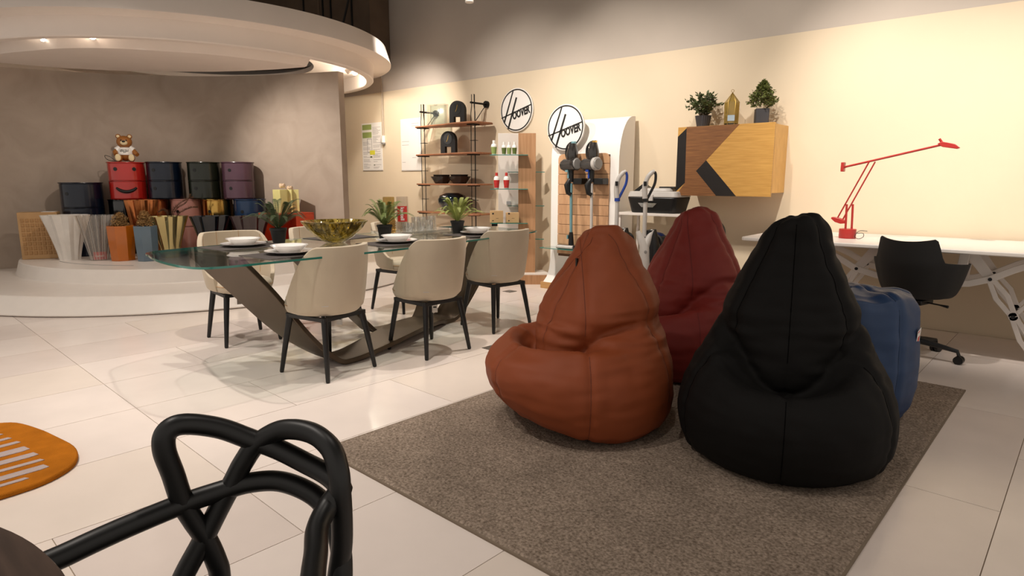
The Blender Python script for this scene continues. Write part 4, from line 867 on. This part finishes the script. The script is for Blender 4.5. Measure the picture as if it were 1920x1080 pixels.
def stick_vac(x, tubem, accent, label, rear):
    t = thing('stick_vacuum', label, 'vacuum cleaner', (x, 5.46, .4635), 0, 'stick vacuums on the slat board'); z = -.4635
    bin_ = obj('dust_bin', MB().cyl((-.085, .0, 1.335 + z), (.075, -.02, 1.345 + z), .062, n=28), M['clearbin'], t, smooth=40)
    obj('filter', MB().cyl((-.05, 0, 1.337 + z), (.06, -.018, 1.344 + z), .042, n=20), M['dgrey'], bin_)
    obj('end_cap', MB().cyl((-.115, .0, 1.333 + z), (-.08, .0, 1.335 + z), .05, .064, n=28), M['dgrey'], t); obj('motor_ring', MB().cyl((.045, -.018, 1.343 + z), (.085, -.026, 1.346 + z), .066, n=28), M['lgrey'] if rear else M['dgrey'], t, bev=.004)
    obj('front_cap', MB().cyl((.085, -.026, 1.346 + z), (.10, -.03, 1.347 + z), .058, .05, n=28), M['grey'], t)
    obj('motor', MB().lathe([(0, 1.39 + z), (.055, 1.39 + z), (.062, 1.42 + z), (.060, 1.47 + z), (.045, 1.53 + z), (.038, 1.555 + z), (0, 1.555 + z)], 20, (.01, 0)), M['dgrey'], t, bev=.003)
    obj('handle', MB().tube(catmull([(-.04, 0, 1.38 + z), (-.065, 0, 1.44 + z), (-.06, 0, 1.51 + z), (-.02, 0, 1.555 + z), (.03, 0, 1.56 + z)], 6), .014, 10), M['black'], t)
    obj('trigger', MB().box(.005, -.02, 1.55 + z, .045, .02, 1.575 + z), M['gold'] if rear else accent, t, bev=.004)
    obj('neck', MB().cyl((.0, 0, 1.285 + z), (.0, 0, 1.16 + z), .026, .024), M['black'], t); obj('neck_accent', MB().box(-.03, -.03, 1.20 + z, -.012, -.015, 1.27 + z), accent, t)
    obj('latch', MB().box(-.045, -.05, 1.265 + z, -.01, -.02, 1.285 + z), accent, t)
    obj('mount', MB().box(.02, .0, 1.14 + z, .13, .11, 1.20 + z), M['black'], t, bev=.004)
    obj('joint', MB().tube([(-.01, -.01, 1.19 + z), (-.03, -.03, 1.13 + z), (-.02, -.025, 1.05 + z), (.01, -.01, 1.03 + z)], [.02, .034, .026, .02], 10), M['black'], t)
    obj('tube', MB().cyl((0, 0, 1.15 + z), (.012, -.005, .63 + z), .0155), tubem, t)
    obj('lower_joint', MB().tube([(.012, -.005, .64 + z), (.014, -.006, .58 + z), (.02, -.01, .50 + z)], [.02, .026, .03], 12), M['black'], t); obj('lower_accent', MB().box(-.02, -.04, .57 + z, -.005, -.02, .61 + z), accent, t)
    hd = obj('floor_head', MB().prism(rrect(-.13, -.08, .10, .04, .03), 0.0, .045), M['dgrey'] if not rear else M['blue'], t, bev=.01); obj('roller', MB().cyl((-.12, -.075, .022), (.09, -.075, .022), .02, n=14), M['lgrey'] if not rear else M['navy2'], hd)
stick_vac(-3.855, M['lblue'], M['lblue'], 'stick vacuum cleaner with light blue tube, left on the slat board', False)
stick_vac(-3.60, M['lgrey'], M['blue'], 'stick vacuum cleaner with silver tube and blue accents, right on the slat board', True)
def upright(x, y, accent, label):
    t = thing('upright_vacuum', label, 'vacuum cleaner', (x, y, 0), rad(38), 'upright vacuums behind the bean bags')
    obj('handle_grip', MB().tube(catmull([(-.035, 0, 1.02), (-.04, 0, 1.12), (-.02, 0, 1.20), (.02, 0, 1.25), (.04, 0, 1.258)], 5), [.024] * 8 + [.02] * 8 + [.016] * 5, 12), M['lgrey'], t)
    obj('handle_loop', MB().tube(catmull([(.04, 0, 1.255), (.052, 0, 1.22), (.045, 0, 1.15), (.01, 0, 1.07), (-.02, 0, 1.01)], 5), .012, 10), accent, t)
    obj('switch', MB().box(-.055, -.03, 1.13, -.03, -.012, 1.17), M['black'], t); obj('collar', MB().cyl((-.03, 0, .99), (-.03, 0, 1.02), .026), accent, t)
    obj('tube', MB().cyl((-.03, 0, 1.0), (-.03, 0, .68), .019), M['lgrey'], t)
    fk = MB().tube([(-.09, 0, .73), (-.06, -.01, .66), (-.03, -.02, .60), (-.02, -.03, .40), (-.02, -.03, .12)], [.02, .035, .045, .045, .05], 14).tube([(.045, 0, .74), (.01, -.01, .67), (-.02, -.02, .60)], [.018, .03, .04], 12)
    obj('body_fork', fk, M['lgrey'], t); obj('body', MB().tube([(.03, .03, .74), (.045, .03, .6), (.045, .03, .3), (.03, .02, .12)], [.05, .075, .08, .09], 20), M['black'], t)
    obj('hose', MB().tube(catmull([(.06, .05, .70), (.12, .05, .66), (.13, .05, .55), (.10, .04, .45)], 6), .018, 10), M['dgrey'], t)
    obj('floor_head', MB().box(-.14, -.12, 0, .14, .08, .08), M['lgrey'], t, bev=.02); obj('emblem', MB().lathe([(.014, 0), (.011, .003)], 20, m=Matrix.Translation((-.025, -.068, .55)) @ Matrix.Rotation(rad(90), 4, 'X')), M['grey'], t)
upright(-3.03, 5.08, M['blue'], 'upright vacuum cleaner with blue handle loop in front of the white board')
upright(-2.74, 5.08, M['black'], 'upright vacuum cleaner with black handle loop before the toolbox')
# white side table, appliance case
t = thing('side_table', 'white side table under the black and grey case', 'side table', (0, 0, 0))
obj('tabletop', MB().box(-3.28, 5.42, .845, -2.60, 5.85, .87), M['white'], t, bev=.003); obj('lower_shelf', MB().box(-3.25, 5.45, .42, -2.63, 5.82, .44), M['white'], t, bev=.003)
for x in (-3.265, -2.645):
    for y in (5.44, 5.81): obj('leg', MB().box(x, y, 0, x + .025, y + .025, .845), M['white'], t)
t = thing('appliance_case', 'black case with light grey lid and latch on the white side table', 'case', (-2.925, 5.62, .8705))
def tub(z0, z1, a0, a1, g=None, n=4):
    g = g or MB(); o0, o1 = rrect(-a0[0], -a0[1], a0[0], a0[1], .05, n), rrect(-a1[0], -a1[1], a1[0], a1[1], .05, n); k = len(o0)
    return g.add([(x, y, z0) for x, y in o0] + [(x, y, z1) for x, y in o1], [(i, (i + 1) % k, k + (i + 1) % k, k + i) for i in range(k)] + [tuple(range(k - 1, -1, -1)), tuple(range(k, 2 * k))])
obj('tub', tub(0, .15, (.23, .15), (.265, .17)), M['black'], t, bev=.01); obj('lid', tub(.15, .205, (.268, .172), (.25, .16)), M['lgrey'], t, bev=.008); obj('lid_top', tub(.205, .235, (.17, .12), (.15, .10)), M['lgrey'], t, bev=.006)
obj('handle', MB().prism([(-.30, .17), (-.10, .21), (-.10, .235), (-.16, .27)][::-1], -.05, .05, m=XZ @ Matrix.Identity(4)), M['black'], t, smooth=0)
obj('handle', MB().box(.03, -.06, .235, .19, .06, .25), M['dgrey'], t); obj('latch', MB().box(-.04, -.185, .115, .03, -.165, .175), M['lgrey'], t, bev=.004)
obj('badge', MB().prism([(-.13, .095), (.07, .095), (.03, .055), (-.09, .055)][::-1], .170, .174, m=XZ), M['chrome'], t)
t = thing('canister_vacuum', 'dark canister vacuum with black hose arching up behind the red bean bag', 'vacuum cleaner', (-2.28, 5.35, 0))
obj('body', MB().sphere((0, 0, .15), .16, 24, (1.3, 1, .9)), M['dgrey'], t)
obj('hose', MB().tube(catmull([(-.02, 0, .28), (-.14, 0, .55), (-.10, 0, .80), (.0, 0, .855), (.09, 0, .80), (.125, 0, .70), (.10, 0, .40), (.05, 0, .2)], 8), .022, 12), M['black'], t)
t = thing('robot_vacuum', 'small dark blue and black appliance on the lower board of the white table', 'vacuum cleaner', (-2.92, 5.60, .4405)); obj('body', MB().lathe([(0, 0), (.14, 0), (.16, .02), (.16, .10), (.12, .20), (0, .22)], 28), M['black'], t); obj('dome', MB().sphere((0, 0, .2), .08, 16, (1, 1, .5)), M['blue'], t)

# ------------------------------------------------------------ wall cabinet with marquetry door
t = thing('wall_cabinet', 'wall mounted oak cabinet with dark geometric inlays on its door', 'cabinet', (0, 0, 0))
obj('body', MB().box(-2.70, 5.575, 1.07, -1.862, 5.954, 1.655), M['oakback'], t, bev=.002)
PM = Matrix(((1, 0, 0, 0), (0, 0, 1, 0), (0, 1, 0, 0), (0, 0, 0, 1)))
dr = obj('door', MB().box(-2.72, 5.552, 1.04, -1.845, 5.575, 1.662), M['oakdoor'], t, bev=.001)
def inlay(poly, m, lb): obj('inlay', MB().prism(poly, 5.5505, 5.552, m=PM), m, dr, smooth=0, label=lb)
inlay([(-2.636, 1.661), (-2.147, 1.661), (-2.434, 1.358), (-2.526, 1.264), (-2.323, 1.0405), (-2.715, 1.0405), (-2.629, 1.157)], M['wenge'], 'brown wood inlay')
inlay([(-2.636, 1.651), (-2.7195, 1.577), (-2.7195, 1.074), (-2.629, 1.157)], M['ebony'], 'black wood inlay')
inlay([(-2.434, 1.358), (-2.526, 1.264), (-2.323, 1.0405), (-2.141, 1.0405)], M['ebony'], 'black diagonal wood inlay')
def leafy(name, loc, potm, m, label, R_, H_, n, ls, seed, cone=False):
    r_ = random.Random(seed); t = thing(name, label, 'potted plant', loc, .5, 'plants on the wall cabinet'); 
    if cone: obj('pot', MB().prism(rrect(-.055, -.055, .055, .055, .008, 2), 0, .14), potm, t, smooth=20, bev=.003)
    else:
        obj('pot', MB().lathe([(0, 0), (.052, 0), (.072, .11), (.074, .115), (.068, .115), (.064, .1), (0, .1)], 48, fn=lambda a, q, z: q * (1 + .03 * (1 if sin(a * 24) > 0 else -1)) if q > .05 and z < .112 else q), potm, t, smooth=20)
    g = MB(); st = MB()
    for b in range(n):
        a = r_.uniform(0, 2 * pi); 
        if cone:
            u = r_.random() ** .7; z = .15 + H_ * u; rr = R_ * (1 - u) ** .75 * r_.uniform(.75, 1.05); L_ = .05; 
            p0 = Vector((rr * .5 * cos(a), rr * .5 * sin(a), z - .02)); p1 = Vector((rr * cos(a), rr * sin(a), z + .025))
        else:
            e = r_.uniform(.2, 1); p0 = Vector((.02 * cos(a), .02 * sin(a), .1)); p1 = Vector((R_ * e * cos(a), R_ * e * sin(a), .12 + H_ * (1 - .55 * e * e) * r_.uniform(.6, 1.0)))
        mid = (p0 + p1) / 2 + Vector((0, 0, .03)); c_ = catmull([p0, mid, p1], 4); st.tube(c_, .0016, 3)
        for k in range(10 if cone else 16):
            p = c_[r_.randrange(2, len(c_))] if not cone else p0.lerp(p1, r_.uniform(.1, 1.1)); d = Vector((r_.uniform(-1, 1), r_.uniform(-1, 1), r_.uniform(-.5, 1))).normalized(); s_ = d.cross(Vector((r_.uniform(-1, 1), r_.uniform(-1, 1), r_.uniform(-1, 1)))).normalized()
            l = ls * r_.uniform(.6, 1.1); g.add([p, p + d * l * .5 + s_ * l * .28, p + d * l, p + d * l * .5 - s_ * l * .28], [(0, 1, 2, 3)])
    obj('foliage', g, m, t, smooth=0, kind='stuff'); obj('branches', st, M['stem'], t, kind='stuff')
leafy('potted_plant', (-2.565, 5.74, 1.6555), M['pot2'], M['leaf'], 'leafy green plant in a ribbed dark pot, left on the wall cabinet', .19, .22, 60, .034, 5)
leafy('potted_shrub', (-2.03, 5.74, 1.6555), M['pot2'], M['conifer'], 'bushy conifer in a square slate pot, right on the wall cabinet', .155, .20, 240, .026, 6, True)
t = thing('glass_lantern', 'gold framed faceted glass lantern between the two cabinet plants', 'lantern', (-2.30, 5.74, 1.6555), .35)
hx6 = [(.058 * cos(rad(60 * i)), .058 * sin(rad(60 * i))) for i in range(6)]; hx7 = [(x * 1.08, y * 1.08) for x, y in hx6]
obj('base', MB().prism(hx6, 0, .03), M['black'], t, smooth=0)
for i in range(6):
    a_, b_ = hx6[i], hx6[(i + 1) % 6]; c_, d_ = hx7[i], hx7[(i + 1) % 6]
    obj('pane', MB().add([(*a_, .03), (*b_, .03), (*d_, .215), (*c_, .215)], [(0, 1, 2, 3)]), M['lantern'], t, smooth=0); obj('pane', MB().add([(*c_, .215), (*d_, .215), (0, 0, .30)], [(0, 1, 2)]), M['lantern'], t, smooth=0)
    obj('frame_bar', MB().tube([(*a_, .0), (*c_, .215), (0, 0, .30)], .003, 5), M['brass'], t)
obj('ring', MB().tube([(.012 * cos(rad(30 * i)), 0, .315 + .012 * sin(rad(30 * i))) for i in range(12)], .0022, 5, True), M['brass'], t); obj('label', MB().box(-.03, -.055, .05, .03, -.053, .10), M['label'], t, rot=(0, 0, 0))

# ------------------------------------------------------------ desk, lamp, swivel chair
t = thing('desk', 'long white desk with slotted white plate trestles along the right wall', 'desk', (0, 0, 0))
obj('desktop', MB().prism(rrect(-1.85, 4.93, 1.4, 5.92, .05, 4), .712, .74), M['deskw'], t, bev=.006)
def plate(poly, y, th=.02, name='leg', holes=()):
    g = MB().prism(poly, y, y + th, m=PM); return obj(name, g, M['deskw'], t, smooth=20, bev=.003)
def strip(pts, w):
    P_ = [Vector((x, z)) for x, z in pts]; L_ = []; R2 = []
    for i, p in enumerate(P_):
        d = (P_[min(i + 1, len(P_) - 1)] - P_[max(i - 1, 0)]).normalized(); n_ = Vector((-d.y, d.x)); ww = w[i] if isinstance(w, list) else w
        L_.append(tuple(p + n_ * ww)); R2.append(tuple(p - n_ * ww))
    return L_ + R2[::-1]
for y in (5.22, 5.58):
    cc = [(-1.45, .70), (-1.33, .655), (-1.20, .60), (-1.07, .525), (-.94, .492), (-.80, .475), (-.66, .468), (-.52, .472), (-.38, .487), (-.267, .528), (-.15, .60), (-.02, .665), (.1, .70)]
    plate(strip(cc, .022), y, name='truss_chord')
    for sx, bx, fx in ((-1, -1.07, -1.36), (1, -.267, .03)):
        tx = bx - (fx - bx) * .45
        # slotted leg: two thin bars that meet at the bolts and spread between them
        A_, B_, D_, E_ = Vector((tx, .708)), Vector((bx, .528)), Vector((bx + (fx - bx) * .49, .29)), Vector((fx, 0))
        plate(strip([A_, B_], [.035, .03]), y + .022, name='leg_upper')
        for o_ in (-1, 1):
            m1 = (B_ + D_) / 2 + Vector((o_ * .030, o_ * .012)); m2 = (D_ + E_) / 2 + Vector((o_ * .026, o_ * .010))
            plate(strip([B_ + Vector((o_ * .010, 0)), m1, D_ + Vector((o_ * .010, 0))], .015), y + .022, name='leg_bar')
            plate(strip([D_ + Vector((o_ * .010, 0)), m2, E_], .015), y + .022, name='leg_bar')
        plate([(D_.x + .03 * cos(rad(q)), D_.y + .03 * sin(rad(q))) for q in range(0, 360, 24)], y + .022, .021, 'hub')
        plate(strip([D_, Vector((D_.x + (.16 if sx > 0 else -.16), .50)), Vector((D_.x + (.20 if sx > 0 else -.20), .708))], .013), y + .045, .015, 'strut')
        plate(strip([Vector((bx - sx * .15, .708)), Vector((bx - sx * .17, .48))], .028), y - .018, .014, 'hanger')
        for p_ in (B_, D_): obj('bolt', MB().cyl((p_.x, y - .006, p_.y), (p_.x, y + .05, p_.y), .0115, n=14), M['black'], t)
for x in (-1.36, .03): obj('foot_bar', MB().box(x - .012, 5.24, 0, x + .012, 5.62, .02), M['deskw'], t)
for x in (-.90, -.42): obj('cross_rail', MB().box(x - .02, 5.15, .69, x + .02, 5.66, .712), M['deskw'], t)
t = thing('desk_lamp', 'red balanced arm desk lamp with long slanted arm on the white desk', 'lamp', (0, 0, 0)); LY = 5.35; R_ = M['lampred']
obj('base', MB().lathe([(0, .7405), (.058, .7405), (.060, .745), (.060, .81), (.057, .813), (0, .813)], 40, (-1.18, LY)), R_, t)
def bar(name, a, b, w=.006, y=LY, y2=None, m=R_): return obj(name, MB().tube([(a[0], y, a[1]), (b[0], y2 or y, b[1])], w, 4), m, t, smooth=0)
bar('post', (-1.192, .81), (-1.198, 1.0), .008, LY - .02); bar('post', (-1.158, .81), (-1.165, 1.0), .008, LY + .02)
bar('lower_arm', (-1.26, .885), (-1.075, 1.315), .0055, LY - .012); bar('lower_arm', (-1.225, .88), (-1.04, 1.315), .0055, LY + .012)
obj('counterweight', MB().prism([(-1.30, .888), (-1.27, .862), (-1.23, .85), (-1.195, .855), (-1.20, .875), (-1.25, .895), (-1.295, .90)], LY - .03, LY + .03, m=PM), R_, t, bev=.003)
bar('upper_arm', (-1.245, 1.278), (-.63, 1.425), .0075)
obj('rear_counterweight', MB().box(-1.262, LY - .028, 1.245, -1.240, LY + .028, 1.315), R_, t, bev=.003)
obj('lamp_head', MB().prism([(-.66, 1.43), (-.635, 1.445), (-.56, 1.425), (-.53, 1.40), (-.545, 1.392), (-.63, 1.408)], LY - .035, LY + .035, m=PM), R_, t, bev=.003); bar('head_fin', (-.635, 1.435), (-.655, 1.465), .008)
obj('cable', MB().tube(catmull([(-1.12, LY, .78), (-1.07, LY - .02, .785), (-1.06, LY - .05, .76), (-1.09, LY - .06, .745), (-1.12, LY - .04, .76), (-1.10, LY, .80), (-1.05, LY + .02, .80)], 6), .0022, 5), M['black'], t)
t = thing('swivel_chair', 'black plastic bucket swivel armchair on castors at the white desk', 'chair', (-.635, 4.93, 0), rad(72)); t.scale = (1, 1.05, 1)
def osh(a, u, off):
    A_ = rad(a); q = abs(a); top = .815 - .022 * (1 - (q / 40) ** 2) if q < 40 else (.815 - (.815 - .665) * (.5 - .5 * cos(min(1, (q - 40) / 16) * pi)) if q < 56 else .665 - .012 * (q - 56) / 40)
    zb = .425; z = zb + (top - zb) * u; f = (.72 + .28 * (min(1, (z - zb) / .22)) ** .6)
    if z > .62: f *= 1 + (z - .62) * .12
    rx, ry = (.235 - off) * f, (.245 - off) * f
    if q > 50: rx *= 1 + (q - 50) / 60 * .25; ry *= 1 + .06 * min(1, (q - 50) / 20)
    return Vector((-rx * cos(A_) + (.05 * (1 - f)), ry * sin(A_), z))
g = MB(); NA, NT = 64, 14
for off in (0, .009):
    for i in range(NA + 1):
        for j in range(NT + 1): g.v.append(tuple(osh(-125 + 250 * i / NA, j / NT, off)))
Rn = (NA + 1) * (NT + 1)
for i in range(NA):
    for j in range(NT):
        a_, b_ = i * (NT + 1) + j, (i + 1) * (NT + 1) + j; g.f += [(a_, a_ + 1, b_ + 1, b_), (Rn + a_, Rn + b_, Rn + b_ + 1, Rn + a_ + 1)]
    a_, b_ = i * (NT + 1) + NT, (i + 1) * (NT + 1) + NT; g.f += [(a_, Rn + a_, Rn + b_, b_), (a_ - NT, b_ - NT, Rn + b_ - NT, Rn + a_ - NT)]
for i in (0, NA):
    for j in range(NT): a_ = i * (NT + 1) + j; g.f.append((a_, Rn + a_, Rn + a_ + 1, a_ + 1))
obj('shell', g, M['matblack'], t, smooth=50)
obj('seat', MB().lathe([(0, .396), (.08, .398), (.145, .412), (.178, .432), (.185, .446), (.17, .45), (0, .44)], 40, (.02, 0), fn=lambda a, q, z: q * (1 + .18 * max(0, cos(a)) ** 2)), M['matblack'], t, smooth=50)
obj('column', MB().cyl((0, 0, .09), (0, 0, .26), .028, n=20).cyl((0, 0, .26), (0, 0, .39), .018, n=16), M['black'], t)
obj('mechanism', MB().box(-.08, -.07, .365, .08, .07, .398), M['black'], t, bev=.005); obj('lever', MB().tube([(0, -.03, .38), (.0, -.14, .375), (0, -.19, .37)], [.005, .005, .010], 8), M['black'], t)
obj('hub', MB().lathe([(0, .07), (.04, .07), (.035, .12), (0, .12)], 20), M['black'], t)
for k in range(5):
    a = rad(-8 - 72 + 72 * k); d = Vector((cos(a), sin(a), 0))
    obj('base_arm', MB().tube([d * .02 + Vector((0, 0, .115)), d * .15 + Vector((0, 0, .10)), d * .255 + Vector((0, 0, .082)), d * .268 + Vector((0, 0, .05))], [.022, .017, .013, .010], 10), M['satin'], t)
    p = d * .268; n_ = Vector((-d.y, d.x, 0)); obj('castor', MB().cyl(p - n_ * .026 + Vector((0, 0, .027)), p - n_ * .006 + Vector((0, 0, .027)), .027, n=20).cyl(p + n_ * .006 + Vector((0, 0, .027)), p + n_ * .026 + Vector((0, 0, .027)), .027, n=20).cyl(p - n_ * .006 + Vector((0, 0, .03)), p + n_ * .006 + Vector((0, 0, .03)), .02, n=14), M['black'], t)

# ------------------------------------------------------------ foreground: round wooden table and looped armchair
t = thing('round_table', 'round dark wood table edge in the lower left foreground', 'table', (-.83, -.375, 0))
obj('tabletop', MB().lathe([(0, .712), (.50, .712), (.535, .722), (.54, .732), (.536, .74), (0, .74)], 128), M['darkwood'], t, smooth=30)
obj('pedestal', MB().lathe([(0, 0), (.26, 0), (.26, .012), (.04, .03), (.035, .70), (.12, .712), (0, .712)], 40), M['black'], t, smooth=30)
t = thing('loop_armchair', 'black plastic armchair with interlaced looping back in the foreground', 'chair', (0, 0, 0)); RA = .0168
def loop(pts, name='back_loop', r=RA, n=9): return obj(name, MB().tube(catmull(pts, n), r, 16, sx=1.0), M['satin'], t, smooth=180)
loop([(-.97, -.02, .02), (-.985, -.03, .40), (-.998, 0, .60), (-1.008, .06, .645), (-1.01, .13, .652), (-1.01, .199, .656), (-1.01, .245, .661), (-1.01, .295, .665), (-1.006, .368, .670), (-.99, .417, .676), (-.963, .458, .685), (-.925, .494, .685), (-.872, .52, .668), (-.834, .526, .64), (-.81, .524, .595), (-.80, .515, .53), (-.80, .50, .46)], 'arm_band')
loop([(-.985, .40, .44), (-.994, .409, .522), (-.995, .405, .557), (-.999, .393, .602), (-1.004, .378, .64), (-1.007, .366, .675), (-1.008, .357, .723), (-1.009, .348, .768), (-1.009, .354, .794), (-1.004, .378, .801), (-.987, .424, .785), (-.96, .462, .761), (-.929, .491, .743), (-.884, .514, .724), (-.835, .524, .714), (-.800, .520, .704), (-.800, .498, .684), (-.775, .463, .671), (-.72, .424, .663), (-.62, .34, .655), (-.56, .22, .65), (-.54, .08, .645), (-.54, -.0, .60), (-.56, -.04, .40), (-.57, -.03, .02)])
loop([(-1.0, .30, .44), (-1.008, .335, .50), (-1.008, .358, .546), (-1.001, .388, .595), (-.991, .417, .649), (-.980, .438, .69), (-.969, .452, .722), (-.952, .470, .754), (-.919, .497, .777), (-.870, .518, .779), (-.825, .524, .764), (-.800, .520, .735), (-.793, .517, .70), (-.797, .520, .652), (-.803, .521, .602), (-.812, .515, .54), (-.80, .49, .45)])
st_ = MB().prism(rrect(-1.0, -.02, -.56, .46, .12, 8), .43, .46); obj('seat', st_, M['satin'], t, bev=.01)
for a_, b_ in (((-.985, .40, .44), (-.995, .47, .0)), ((-.79, .47, .44), (-.60, .50, 0.0))): obj('leg', MB().tube([a_, b_], [.018, .013], 14), M['satin'], t)
obj('crossing', MB().sphere((-.795, .521, .705), .017, 12), M['satin'], t)
